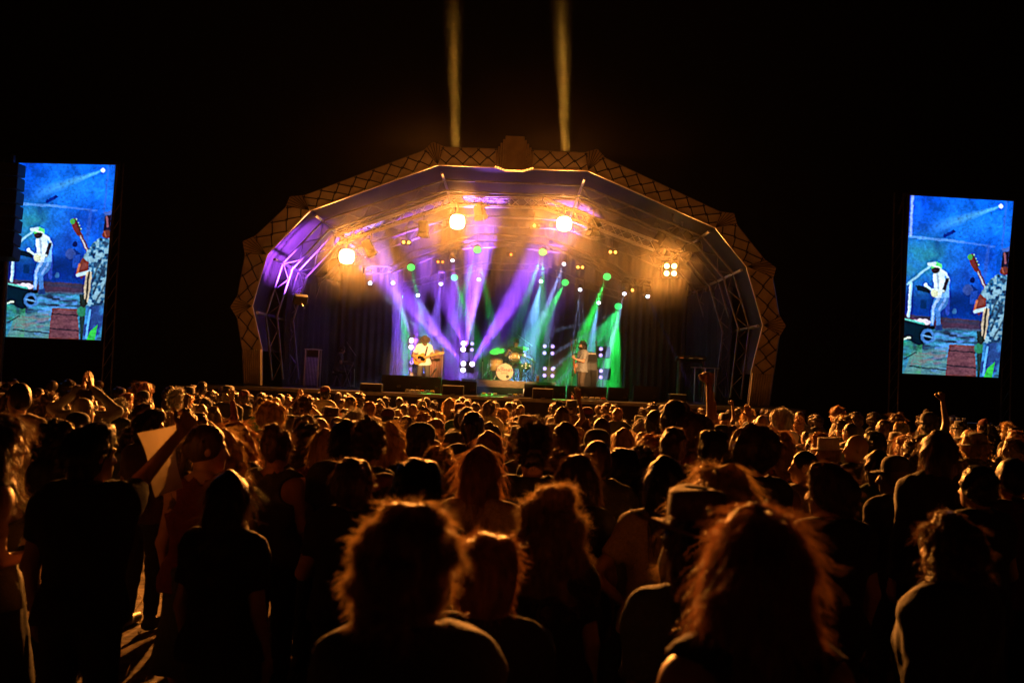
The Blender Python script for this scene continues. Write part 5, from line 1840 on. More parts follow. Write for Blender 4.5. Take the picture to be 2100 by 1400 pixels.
def wedge(label, u, y, w=.62, h=.42, yaw=0, d=.46):
    t = thing('monitor_wedge', label, 'monitor speaker', floor_at(u, y, DECK_Z), (0, 0, R(yaw)), 'black floor monitors')
    # profile in YZ: slanted face looks back to the players (+Y)
    pr = [(-d / 2, 0), (d / 2, 0), (d / 2, .10), (-d * .02, h), (-d / 2, h)]
    m = MB(); n = len(pr)
    m.add([(-w / 2, a, b) for a, b in pr] + [(w / 2, a, b) for a, b in pr], [tuple(range(n)), tuple(range(2 * n - 1, n - 1, -1))] + [(i, n + i, n + (i + 1) % n, (i + 1) % n) for i in range(n)])
    m.build('cabinet', BLACK, t)
    a, b = Vector((0, d / 2 - .02, .13)), Vector((0, d * .0, h - .03)); nn = Vector((0, (b - a).z, -(b - a).y)).normalized()
    MB().box((a + b) / 2 + nn * .006, (w * .9, .012, (b - a).length), Matrix.Rotation(math.atan2(-(b - a).y, (b - a).z), 3, 'X')).build('grille', GRILLE, t)
    MB().box((w * .3, -d / 2 - .004, h * .35), (.12, .012, .07)).build('handle', BLACK_GLOSS, t)
    return t


WEDGES = [(806, 31.0, .66, .52, 'left floor monitor in front of the guitarist'), (846, 31.0, .62, .52, 'middle floor monitor in front of the guitarist'), (886, 31.0, .60, .50, 'right floor monitor in front of the guitarist'),
          (925, 31.3, .62, .44, 'floor monitor right of the guitarist behind the left front speaker'), (960, 31.4, .56, .42, 'floor monitor left of the plywood riser front'),
          (1096, 31.2, .62, .40, 'floor monitor right of the plywood riser front'), (1140, 31.2, .62, .40, 'floor monitor left of the bassist'), (1185, 31.1, .62, .42, 'floor monitor right before the feet of the bassist'),
          (1225, 31.1, .60, .42, 'floor monitor right of the bassist below the free microphone stand'), (1268, 31.3, .62, .42, 'rightmost floor monitor at the edge of the green light'), (1325, 31.6, .8, .5, 'black monitor alone in the dark right of the band')]
for u, y, w, h, lab in WEDGES: wedge('black ' + lab, u, y, w, h, random.uniform(-4, 4))
for u, v, w, lab in ((930, 790, .64, 'black speaker on the stage lip between guitarist and drums'), (1114, 796, .62, 'black speaker on the stage lip between drums and bassist'),
                     (763, 786, .64, 'black speaker on the stage lip left of the guitarist monitors')):
    p = floor_at(u, 29.8, DECK_Z); h = at(u, v, 29.8).z - DECK_Z
    t = thing('front_speaker', lab, 'speaker', p, group='speakers on the stage lip')
    MB().box((0, 0, h / 2), (w, .4, h), bevel=.02).build('cabinet', BLACK, t); MB().box((0, -.205, h / 2), (w * .92, .012, h * .88)).build('grille', GRILLE, t)
    MB().box((0, -.213, h * .08), (.12, .004, .025)).build('badge', STEEL, t)


def pedalboard(label, u, y, w, n):
    p = floor_at(u, y, DECK_Z)
    t = thing('pedalboard', label, 'effects pedals', p)
    MB().box((0, 0, .03), (w, .3, .04), Matrix.Rotation(R(10), 3, 'X')).build('board', BLACK, t)
    cols = [(.7, .65, .5), (.6, .12, .05), (.1, .3, .6), (.75, .6, .1), (.2, .2, .2), (.7, .7, .72)]
    for i in range(n):
        c = cols[(i * 7 + int(u)) % 6]
        pd = MB().box((-w / 2 + (i + .5) * w / n, 0, .075), (w / n * .75, .12, .05), bevel=.008).build('pedal', mat('pedal_%d' % cols.index(c), c, .4), t)
        MB().lathe([(.012, 0), (.012, .02)], 8, (-w / 2 + (i + .5) * w / n, -.03, .10)).build('footswitch', CHROME, pd)


pedalboard('row of effect pedals on the deck before the guitarist monitors', 862, 30.4, .9, 6)
pedalboard('small pedals at the stage edge under the plywood riser front', 1005, 30.3, .5, 3)
pedalboard('low pedals at the stage edge right of the riser front', 1058, 30.4, .5, 3)
pedalboard('row of pedals on the deck before the bassist monitors', 1215, 30.3, .9, 5)
# set lists taped to the deck, cables
for u, y, lab in ((905, 30.6, 'white set list sheet on the deck left of the front speaker'), (1240, 30.4, 'white set list sheet on the deck before the bassist'), (1035, 30.2, 'white sheet taped to the deck before the drum riser')):
    p = floor_at(u, y, DECK_Z + .006)
    o = MB().box((0, 0, 0), (.21, .30, .003)).build('paper_sheet', mat('paper', (.78, .76, .72), .8, var=.03)); o.location = p; o.rotation_euler = (0, 0, R(random.uniform(-20, 20)))
    tag(o, lab, 'paper')
for i, (u0, u1) in enumerate(((860, 980), (985, 1080), (1090, 1230), (1010, 1200))):
    pts = []
    for k in range(15):
        s = k / 14
        p = floor_at(u0 + (u1 - u0) * s, 30.3 + .5 * math.sin(s * 7 + i * 2) * s + .9 * s * (i % 2), DECK_Z + .012); pts.append(p)
    tag(MB().path(pts, .011, 5).build('cable', RUBBER), ['black cable curling on the deck before the guitarist', 'black cable on the deck before the drum riser', 'black cable running to the bassist pedals', 'black cable running behind the set list to the bassist'][i], 'cable')
p = floor_at(1176, 30.4, DECK_Z)
t = thing('cup', 'small pink and white cup at the stage edge below the bassist', 'cup', p); MB().lathe([(.035, 0), (.045, .12)], 14).build('cup_wall', mat('pink_cup', (.7, .25, .3), .5), t, True); MB().lathe([(.046, .115), (.046, .13)], 14).build('lid', mat('white_plastic', (.7, .7, .7), .5), t)

# left wing: rack, keyboard, chair
rk = thing('equipment_rack', 'tall slatted equipment rack lit violet in the left wing', 'rack', floor_at(640, 33.0, DECK_Z))
rh = at(640, 717, 33.0).z - DECK_Z
for x in (-.22, .22):
    for y in (-.2, .2): MB().box((x, y, rh / 2), (.035, .035, rh)).build('post', ALU, rk)
for k in range(8): MB().box((-.17 + .049 * k, -.205, rh / 2 - .1), (.024, .02, rh - .3)).build('slat', mat('rack_slat', (.35, .34, .36), .5), rk)
MB().box((0, 0, rh + .012), (.5, .46, .025)).build('top', ALU, rk); MB().box((0, .12, rh / 2), (.42, .2, rh - .05)).build('case', BLACK, rk)
light('rack_spot', 'SPOT', floor_at(640, 31.2, DECK_Z + 2.6), floor_at(640, 33.0, DECK_Z + .9), (.35, .15, 1), 35, rk, 42, .8, .1)  # bare violet spot without a lamp body, aimed at the rack
kb = thing('keyboard', 'stage keyboard on a stand before the keyboard player in the left wing', 'keyboard', floor_at(712, 35.4, DECK_Z), (0, 0, R(8)))
MB().box((0, 0, .86), (.36, 1.2, .11), bevel=.01).build('case', BLACK, kb)
kw = MB().box((-.09, 0, .918), (.15, 1.1, .014)).build('keybed', mat('ivory_keys', (.75, .7, .6), .4), kb)
for i in range(20): MB().box((-.065, -.5 + .052 * i, .932), (.09, .02, .014)).build('black_key', BLACK_GLOSS, kw)
for s in (-1, 1): MB().tube((-.15, s * .4, .8), (.15, s * .4, 0), .015, 6).tube((.15, s * .4, .8), (-.15, s * .4, 0), .015, 6).build('leg', STEEL, kb)
ch = thing('stool', 'stool under the keyboard player', 'stool', kp); MB().lathe([(.17, .42), (.18, .46), (.16, .50)], 16).build('seat', BLACK, ch)
for i in range(3): MB().tube((0, 0, .42), (.2 * math.cos(i * 2.1), .2 * math.sin(i * 2.1), 0), .013, 6).build('leg', STEEL, ch)
mic_stand('microphone stand reaching to the keyboard player', floor_at(727, 35.2, DECK_Z), at(727, 725, 35.2), at(716, 709, 35.2))
# right wing: case, table frame, monitor desk
cs_ = thing('flight_case', 'flat flight case with a pale rim on the dark right side of the deck', 'case', floor_at(1390, 31.3, DECK_Z))
MB().box((0, 0, .14), (.5, .36, .26), bevel=.01).build('case', BLACK, cs_); MB().box((0, 0, .285), (.52, .38, .025), bevel=.008).build('lid', ALU, cs_)
tb = thing('scaffold_frame', 'pale metal table frame in the dark right wing', 'frame', floor_at(1447, 33.0, DECK_Z))
th = at(1447, 754, 33.0).z - DECK_Z
for x in (-.36, -.02, .30):
    MB().tube((x, 0, 0), (x, 0, th), .02, 8).build('post', ALU, tb)
MB().tube((-.5, 0, th), (.45, 0, th), .02, 8).build('rail', ALU, tb)
dk = thing('monitor_desk', 'mixing desk on a stand with small lit edges in the right wing', 'mixing desk', floor_at(1415, 34.5, DECK_Z + .0))
MB().box((0, 0, 1.5), (1.0, .5, .12), Matrix.Rotation(R(-12), 3, 'X'), .01).build('console', BLACK, dk)
for k in range(3): MB().box((-.36 + .33 * k, -.27, 1.52), (.12, .02, .03)).build('meter', glow('red_meter', (1, .2, .03), .3) if k == 0 else glow('amber_meter', (1, .45, .1), .12), dk)
for s in (-.4, .4): MB().box((s, 0, .72), (.06, .4, 1.44)).build('leg', STEEL, dk)

# ------------------------------------------------------------------ video screens beside the stage
def paint():
    W, H = 261, 447
    im = np.zeros((H, W, 3)); s, t = np.meshgrid(np.linspace(0, 1, W), np.linspace(0, 1, H))
    r = np.random.default_rng(5)

    def nz(fx, fy, k=6):
        o = 0
        for _ in range(k):
            a, b, p = r.normal() * fx, r.normal() * fy, r.uniform(0, 6.3)
            o = o + np.sin(s * a + t * b + p + 1.5 * np.sin(s * b * .5 + t * a * .5))
        return o / k

    def mix(mask, c, a=1.0):
        m = np.clip(mask, 0, 1)[..., None] * a
        im[:] = im * (1 - m) + np.array(c) * m

    def poly(pts):
        ins = np.zeros(s.shape, bool); n = len(pts)
        for i in range(n):
            (x0, y0), (x1, y1) = pts[i], pts[(i + 1) % n]
            c = ((y0 > t) != (y1 > t)) & (s < (x1 - x0) * (t - y0) / (y1 - y0 + 1e-9) + x0)
            ins ^= c
        return ins.astype(float)

    def line(p, q, w):
        a = .58; px, py, qx, qy = p[0] * a, p[1], q[0] * a, q[1]
        dx, dy = qx - px, qy - py; u = np.clip(((s * a - px) * dx + (t - py) * dy) / (dx * dx + dy * dy + 1e-9), 0, 1)
        return np.clip((w - np.hypot(s * a - px - dx * u, t - py - dy * u)) / .003 + .5, 0, 1)

    def ell(c, rx, ry): return np.clip((1 - ((s - c[0]) / rx) ** 2 - ((t - c[1]) / ry) ** 2) * 4, 0, 1)
    def vn(nx, ny, sd):
        q = np.random.default_rng(sd).random((ny + 1, nx + 1)); x, y = s * nx * .999, t * ny * .999
        i, j = x.astype(int), y.astype(int); fx, fy = x - i, y - j
        fx, fy = fx * fx * (3 - 2 * fx), fy * fy * (3 - 2 * fy)
        return (q[j, i] * (1 - fx) + q[j, i + 1] * fx) * (1 - fy) + (q[j + 1, i] * (1 - fx) + q[j + 1, i + 1] * fx) * fy
    n1 = vn(4, 7, 1) + .5 * vn(9, 16, 2) + .25 * vn(20, 34, 3) - .87
    n2 = vn(10, 18, 4) + .6 * vn(24, 44, 5) - .8
    im[:] = np.array([.0, .095, .98]); mix(np.clip(.5 + n1 * 1.6, 0, 1), (.0, .02, .32), .62); mix(np.clip(.35 - n1 * 1.5 - n2 * .5, 0, 1), (.01, .20, .85), .5)
    mix(np.clip(1 - ((s - .7) / .6) ** 2 - ((t - .08) / .22) ** 2, 0, 1), (0, .16, 1.0), .6)
    soft = lambda c, rx, ry: np.exp(-((s - c[0]) / rx) ** 2 - ((t - c[1]) / ry) ** 2)
    mix(soft((.22, .33), .34, .11) * np.clip(.75 + n1 + n2 * .5, 0, 1), (.02, .26, .34), .95); mix(soft((.10, .46), .24, .10) * np.clip(.8 + n2, 0, 1), (.03, .27, .24), .9); mix(soft((.62, .13), .3, .07), (.01, .24, .95), .7); mix(np.clip(n2 * 2 - .2, 0, 1) * (t < .45), (0, .02, .22), .5)
    mix(np.clip((t - .38) / .2, 0, 1) * (t < .68), (.0, .012, .14), .8)
    mix(soft((.58, .42), .26, .12) * np.clip(.7 + n1 * 1.5, 0, 1), (.005, .05, .46), .9); mix(soft((.55, .56), .3, .05), (.0, .01, .10), .7)
    # spotlight beam in the picture
    d = (s - .88) * -.62 - (t - .035) * 0; ax = np.array([-.5, .19]); L = np.hypot(*ax); ax /= L
    u = (s - .88) * .58 * ax[0] + (t - .035) * ax[1]; w = np.abs((s - .88) * .58 * -ax[1] + (t - .035) * ax[0])
    mix(np.clip(1 - w / (.006 + .10 * np.clip(u, 0, 1)), 0, 1) * (u > 0) * np.clip(1 - u / .42, 0, 1), (.10, .55, 1.0), .95); mix(ell((.88, .035), .022, .011), (.8, 1, 1))
    mix(poly([(.34, .21), (.44, .175), (.47, .185), (.36, .225)]), (0, .02, .25))
    for p, q, w_, c in (((.0, .225), (.55, .24), .006, (.10, .32, .95)), ((.5, .24), (.85, .255), .004, (.06, .2, .8)), ((.03, 0), (.03, .22), .007, (.3, .45, 1)), ((.79, .25), (.77, .50), .010, (.02, .10, .62)), ((.93, .0), (.92, .3), .005, (.02, .12, .75)), ((.91, .28), (.90, .45), .012, (.0, .06, .45))):
        mix(line(p, q, w_), c, .8)
    # floor
    fl = (t > .665 + .02 * (s - .5))
    mix(fl, (.015, .035, .09)); st_n = np.clip((vn(14, 110, 6) - .45) * 4, 0, 1); st2 = vn(6, 60, 7) + .5 * vn(16, 110, 8) - .75
    mix(fl * (t > .72) * np.clip(.55 + st2 * 1.5, 0, 1), (.04, .30, .55), .9); mix(fl * (t > .74) * (s > .3) * (s < .72) * st_n, (.10, .33, .95), .6)
    mix(fl * (t < .73) * np.clip(.6 + st2, 0, 1), (.07, .025, .06), .9); mix(fl * (t > .77) * (s < .2) * np.clip(.4 + n2, 0, 1), (.03, .40, .10), .9)
    mix(poly([(.10, .86), (.46, .83), (.46, 1), (.02, 1)]) * np.clip(.6 + st2 * 1.2, 0, 1), (.09, .22, .20), .9); mix(poly([(.12, .87), (.44, .85), (.44, .93), (.08, .95)]) * st_n, (.16, .12, .14), .7)
    mix(poly([(.47, .815), (.73, .815), (.77, 1.0), (.45, 1.0)]), (.14, .05, .07)); mix(poly([(.47, .815), (.73, .815), (.77, 1.0), (.45, 1.0)]) * st_n, (.09, .03, .05), .8)
    for a, b in (((.47, .85), (.74, .855)), ((.46, .935), (.76, .945)), ((.08, .95), (.45, .965)), ((.02, .91), (.14, .87))): mix(line(a, b, .0035), (.01, .01, .02))
    mix(poly([(.74, .73), (.80, .73), (.84, 1), (.78, 1)]), (.01, .03, .04)); mix(ell((.78, .83), .06, .03), (.02, .25, .12), .7)
    # far player, drum
    mix(poly([(.58, .50), (.66, .47), (.72, .5), (.72, .60), (.68, .64), (.60, .62)]), (.0, .02, .20)); mix(ell((.62, .50), .055, .032), (.03, .07, .34)); mix(ell((.66, .445), .025, .02), (0, .01, .12)); mix(ell((.50, .625), .025, .016), (.03, .14, .4)); mix(poly([(.65, .51), (.72, .50), (.71, .58), (.65, .58)]), (.01, .06, .45))
    # amps behind
    mix(poly([(.10, .49), (.24, .50), (.25, .53), (.12, .52)]), (0, .01, .03)); mix(poly([(.16, .57), (.22, .57), (.22, .62), (.16, .62)]), (.0, .02, .12)); mix(line((.43, .47), (.43, .64), .01), (.02, .06, .5)); mix(line((.40, .49), (.39, .65), .005), (.01, .03, .3))
    # guitarist
    mix(poly([(.30, .545), (.44, .545), (.42, .60), (.36, .635), (.375, .72), (.33, .725), (.315, .64), (.30, .725), (.27, .725), (.265, .63), (.27, .6)]), (.05, .20, .62)); mix(line((.335, .56), (.285, .61), .008), (.35, .55, 1)); mix(line((.285, .62), (.29, .70), .006), (.3, .5, .95)); mix(line((.40, .56), (.35, .62), .006), (.2, .4, .95))
    mix(poly([(.25, .715), (.31, .71), (.32, .735), (.25, .735)]), (.0, .0, .02)); mix(poly([(.32, .715), (.385, .70), (.39, .735), (.32, .74)]), (.01, .04, .2))
    mix(poly([(.27, .40), (.33, .385), (.40, .41), (.435, .45), (.44, .55), (.30, .555), (.285, .50), (.27, .44)]), (.62, .80, .95)); mix(poly([(.38, .42), (.435, .46), (.44, .55), (.36, .555), (.39, .48)]), (.16, .42, .9)); mix(line((.31, .42), (.33, .50), .006), (.1, .2, .4), .6)
    mix(ell((.29, .395), .045, .028), (.03, .02, .03)); mix(poly([(.235, .385), (.26, .362), (.30, .352), (.345, .368), (.35, .39), (.30, .375), (.26, .395)]), (.12, .75, .22)); mix(line((.24, .375), (.33, .385), .004), (.75, 1, .85))
    mix(line((.41, .45), (.38, .515), .011), (.03, .03, .07)); mix(line((.38, .515), (.28, .51), .008), (.55, .7, .75)); mix(line((.30, .525), (.20, .488), .006), (.5, .85, .85)); mix(ell((.295, .53), .04, .02), (.55, .60, .42)); mix(ell((.20, .485), .018, .012), (.75, 1, .95))
    # mic stand
    mix(line((.02, .485), (.26, .368), .006), (.30, .62, .85)); mix(line((.22, .372), (.28, .364), .009), (.6, .8, .95)); mix(line((.055, .48), (.045, .665), .0085), (.35, .68, .95)); mix(line((.048, .49), (.038, .66), .0025), (.9, 1, 1))
    # pedals, wedge
    mix(ell((.18, .695), .10, .018) * np.clip(n2 + .5, 0, 1) * 2, (.8, .75, .95), .9); mix(poly([(.0, .68), (.20, .70), (.30, .75), (.30, .80), (.17, .83), (.0, .79)]), (.0, .01, .025)); mix(line((.0, .68), (.2, .705), .005), (.1, .5, .45)); mix(ell((.245, .775), .075, .045), (.05, .20, .60)); mix(ell((.25, .775), .045, .028), (.0, .01, .04)); mix(line((.2, .77), (.3, .78), .004), (.15, .4, .8))
    mix(line((.0, .80), (.07, .785), .005), (.8, 1, .8))
    # near player with patterned shirt and bass
    mix(line((.655, .34), (.84, .53), .011), (.10, .03, .05)); mix(line((.645, .335), (.82, .515), .003), (.6, .6, .7)); mix(poly([(.60, .315), (.64, .30), (.70, .355), (.715, .395), (.68, .40), (.63, .36)]), (.13, .02, .025)); mix(ell((.62, .32), .028, .016), (.05, .30, .08))
    for k in range(4): mix(ell((.655 + .016 * k, .312 + .017 * k), .014, .008), (.02, .03, .02)); mix(ell((.66 + .016 * k, .308 + .017 * k), .006, .004), (.5, .9, .6))
    mix(poly([(.93, .27), (1.0, .265), (1, .40), (.93, .37)]), (.01, .008, .03)); mix(poly([(.92, .265), (1.0, .25), (1, .275), (.93, .285)]), (.05, .12, .5)); mix(line((.95, .29), (.97, .34), .005), (.25, .08, .12)); mix(ell((.97, .385), .05, .025), (.10, .02, .02)); mix(line((.94, .37), (.96, .40), .004), (.3, .07, .05))
    sh = poly([(.83, .44), (.90, .405), (1.0, .41), (1.0, .80), (.86, .82), (.80, .78), (.83, .62), (.80, .55), (.74, .52)])
    mix(sh, (.02, .11, .26)); mix(sh * np.clip((s - .80) * 2 - (t - .42) * .6 + n2 * .8, 0, 1), (.10, .30, .50), .8); pat = (vn(34, 60, 9) + .4 * vn(60, 100, 10) - .7) * 3; mix(sh * np.clip(pat * 3, 0, 1), (.28, .52, .66), .75); mix(sh * (pat < -.6), (.01, .02, .06), .8)
    for a, b in (((.88, .72), (.97, .56)), ((.86, .66), (.93, .52)), ((.9, .78), (1.0, .66))): mix(line(a, b, .006), (.01, .03, .07), .8)
    mix(poly([(.74, .52), (.81, .545), (.80, .60), (.75, .64), (.695, .615), (.71, .575)]), (.16, .035, .03)); mix(line((.72, .56), (.705, .61), .006), (.55, .16, .08)); mix(line((.71, .62), (.82, .60), .010), (.5, .75, .95))
    mix(poly([(.79, .60), (.85, .60), (.84, .76), (.80, .80), (.78, .70)]), (.5, .42, .30)); mix(line((.82, .60), (.81, .78), .006), (.02, .02, .03)); mix(poly([(.77, .74), (.83, .78), (.79, .81), (.74, .78)]), (.01, .02, .02))
    mix(poly([(.82, .80), (1.0, .79), (1.0, .93), (.94, 1.0), (.80, 1.0)]), (.015, .05, .22)); mix(poly([(.82, .80), (1.0, .79), (1.0, .93), (.94, 1.0), (.80, 1.0)]) * np.clip(n2 * 2.2, 0, 1), (.04, .3, .75), .8); mix(poly([(.88, .94), (.95, .90), (.93, 1.0), (.84, 1.0)]), (.03, .55, .05), .9); mix(line((.86, .82), (.84, .98), .006), (.1, .4, .9))
    g_ = vn(50, 90, 11) + vn(100, 180, 12) - 1; im[:] *= (1 + .35 * g_)[..., None]
    # a live picture is never this clean: wobble the contours, soften, then over-sharpen as the video processor does
    jj, ii = np.mgrid[0:H, 0:W].astype(float)
    wx = (vn(26, 46, 14) + .6 * vn(70, 120, 15) - .8) * 1.8; wy = (vn(26, 46, 16) + .6 * vn(70, 120, 17) - .8) * 1.8
    im[:] = im[np.clip(jj + wy, 0, H - 1).round().astype(int), np.clip(ii + wx, 0, W - 1).round().astype(int)]

    def blur(q):
        b = np.pad(q, ((1, 1), (1, 1), (0, 0)), 'edge')
        return (b[:-2, 1:-1] + b[2:, 1:-1] + b[1:-1, :-2] + b[1:-1, 2:] + 2 * b[1:-1, 1:-1] + .7 * (b[:-2, :-2] + b[2:, 2:] + b[:-2, 2:] + b[2:, :-2])) / 8.8
    b1 = blur(blur(im)); b2 = b1
    for _ in range(9): b2 = blur(b2)
    im[:] = np.clip(b1 + 1.0 * (b1 - b2), 0, 1.3)
    tex = (vn(40, 90, 18) + vn(90, 200, 19) - 1)
    im[:] *= (1 + .30 * tex)[..., None]
    im[:] *= (.80 + .45 * vn(7, 12, 13))[..., None]
    return np.clip(im * 1.2, 0, 1.25), W, H


PIC, PW, PH = paint()
SCR = bpy.data.materials.new('led_screen'); SCR.use_nodes = True
nt = SCR.node_tree
pb = nt.nodes['Principled BSDF']; pb.inputs['Base Color'].default_value = (.005, .005, .005, 1); pb.inputs['Roughness'].default_value = .7
ca = nt.nodes.new('ShaderNodeAttribute'); ca.attribute_name = 'picture'
nt.links.new(ca.outputs['Color'], pb.inputs['Emission Color']); pb.inputs['Emission Strength'].default_value = 1.0
SCR.cycles.emission_sampling = 'NONE'


def screen(label, q, y0, y1):
    """q: photo corners TL, TR, BR, BL. The wall leans out over its top edge."""
    TL, TR, BR, BL = at(*q[0], y0), at(*q[1], y0), at(*q[2], y1), at(*q[3], y1)
    c = (TL + TR + BR + BL) / 4
    t = thing('video_screen', label, 'video screen', (c.x, c.y, gz(c.y)), group='video screens')
    o = Vector(t.location)
    ii, jj = np.meshgrid(np.linspace(0, 1, PW), np.linspace(0, 1, PH))
    A = [np.array(k - o) for k in (TL, TR, BR, BL)]
    v = ((A[0][None, None] * (1 - ii)[..., None] + A[1] * ii[..., None]) * (1 - jj)[..., None] + (A[3] * (1 - ii)[..., None] + A[2] * ii[..., None]) * jj[..., None]).reshape(-1, 3)
    k = (np.arange(PH - 1)[:, None] * PW + np.arange(PW - 1)[None]).ravel()
    f = np.stack([k, k + PW, k + PW + 1, k + 1], 1)
    me = np_mesh('display', [(v, f)], SCR, False)
    at_ = me.attributes.new('picture', 'FLOAT_COLOR', 'POINT')
    at_.data.foreach_set('color', np.concatenate([PIC.reshape(-1, 3), np.ones((PW * PH, 1))], 1).astype(np.float32).ravel())
    inst('display', me, t)
    n = (TR - TL).cross(BL - TL).normalized()
    if n.y < 0: n = -n
    back = n * .03
    P4 = [TL - o, TR - o, BR - o, BL - o]
    m = MB(); dp_ = n * .22
    m.add([p + back for p in P4] + [p + back + dp_ for p in P4], [(0, 3, 2, 1), (4, 5, 6, 7), (0, 1, 5, 4), (1, 2, 6, 5), (2, 3, 7, 6), (3, 0, 4, 7)]); m.build('cabinet', BLACK, t)
    for a, b in ((0, 1), (1, 2), (2, 3), (3, 0)):
        MB().tube(P4[a] + n * .05, P4[b] + n * .05, .06, 6).build('frame', BLACK, t)
    for s in (0, 1):
        b = (P4[3], P4[2])[s]; a_ = (P4[0], P4[1])[s]
        x = b.x + (-.25 if s == 0 else .25)
        for dx in (-.15, .15):
            MB().tube((x + dx, .9, 0), (x + dx, .9, a_.z + .4), .03, 8).build('mast', STEEL, t)
        br = MB(); 
        for k_ in range(14): br.tube((x - .15, .9, k_ * .55), (x + .15, .9, k_ * .55 + .55), .012, 5)
        br.build('mast_bracing', STEEL, t)
        MB().tube((x, .9, a_.z - .3), a_ + n * .3, .03, 6).build('arm', STEEL, t)
    MB().box((0, 1.0, .45), (5.0, 1.2, .9)).build('plinth', RUBBER, t)
    return t


screen('tall video screen left of the stage showing the guitarist in blue light', [(24, 332), (238, 336.5), (207.5, 699.5), (10, 692)], 31.0, 32.8)
screen('tall video screen right of the stage showing the guitarist in blue light', [(1865, 398.5), (2080, 411), (2048, 776), (1849, 767)], 31.0, 32.8)

# dark line array mast at the left edge of the picture, bar with three cups at the right
lm = thing('speaker_mast', 'dark mast with hanging speakers left of the left video screen', 'speaker mast', (at(6, 700, 30).x, 30, gz(30)))
for k in range(7):
    z = at(6, 345, 30).z - .05 - .42 * k - gz(30)
    MB().box((-.12, 0, z), (.75, .5, .38), Matrix.Rotation(R(-2 * k), 3, 'X'), .02).build('cabinet', BLACK, lm)
MB().tube((-.3, .5, 0), (-.3, .5, 8.6), .08, 8).build('mast', STEEL, lm)
CUPM = mat('milky_cup', (.7, .75, .8), .35, trans=.5)
bc = at(1966, 866, 26.5)
bt = thing('bar_counter', 'dark counter under the right video screen bearing three cups', 'counter', (bc.x, bc.y, gz(bc.y)))
MB().box((0, .2, (bc.z - gz(bc.y)) - .03), (1.8, .5, .06)).build('top', BLACK, bt); MB().box((0, .2, (bc.z - gz(bc.y) - .06) / 2), (1.7, .4, bc.z - gz(bc.y) - .06)).build('body', BLACK, bt)
for i, lab in enumerate(('leftmost', 'middle', 'rightmost')):
    o = MB().lathe([(.032, 0), (.047, .125), (.044, .125), (.03, .006)], 14).build('cup', CUPM, None, True); o.location = (bc.x - .17 + .165 * i, bc.y + .05, bc.z + .001); tag(o, lab + ' of three bluish cups standing on the dark counter', 'cup', 'cups on the counter')
# ------------------------------------------------------------------ the crowd
def place(u, vtop, y, hair, hat=None):
    top = at(u, vtop, y)
    zg = gz(y)
    full = 1.757 + max(HTOP[hair], .045 if hat else 0)
    return Vector((top.x, y, zg)), (top.z - zg) / full


def face_stage(loc, extra=0):
    """Yaw that turns a person towards the middle of the stage."""
    d = Vector((-.2, 33, 0)) - Vector((loc.x, loc.y, 0))
    return math.degrees(math.atan2(-d.x, d.y)) + extra


TAKEN = []
PEOPLE = []
LINE = dict(short='short {c} hair', buzz='close cropped {c} hair', messy='tousled {c} hair', tall='{c} hair piled up high', afro='round {c} afro', curly='thick curly {c} hair', bob='chin length {c} hair', long='long straight {c} hair',
            shag='wavy {c} hair', tress='long wavy {c} hair', wavy='long wavy {c} hair', frizz='long frizzy {c} hair', pony='{c} ponytail', bun='{c} hair in a bun', updo='{c} curls pinned up', braid='{c} braid', bald='bald head')
TOPN = dict(t_shirt='T-shirt', tank_top='tank top', loose_shirt='loose shirt', hoodie='hooded top', long_sleeve_shirt='long sleeved shirt')

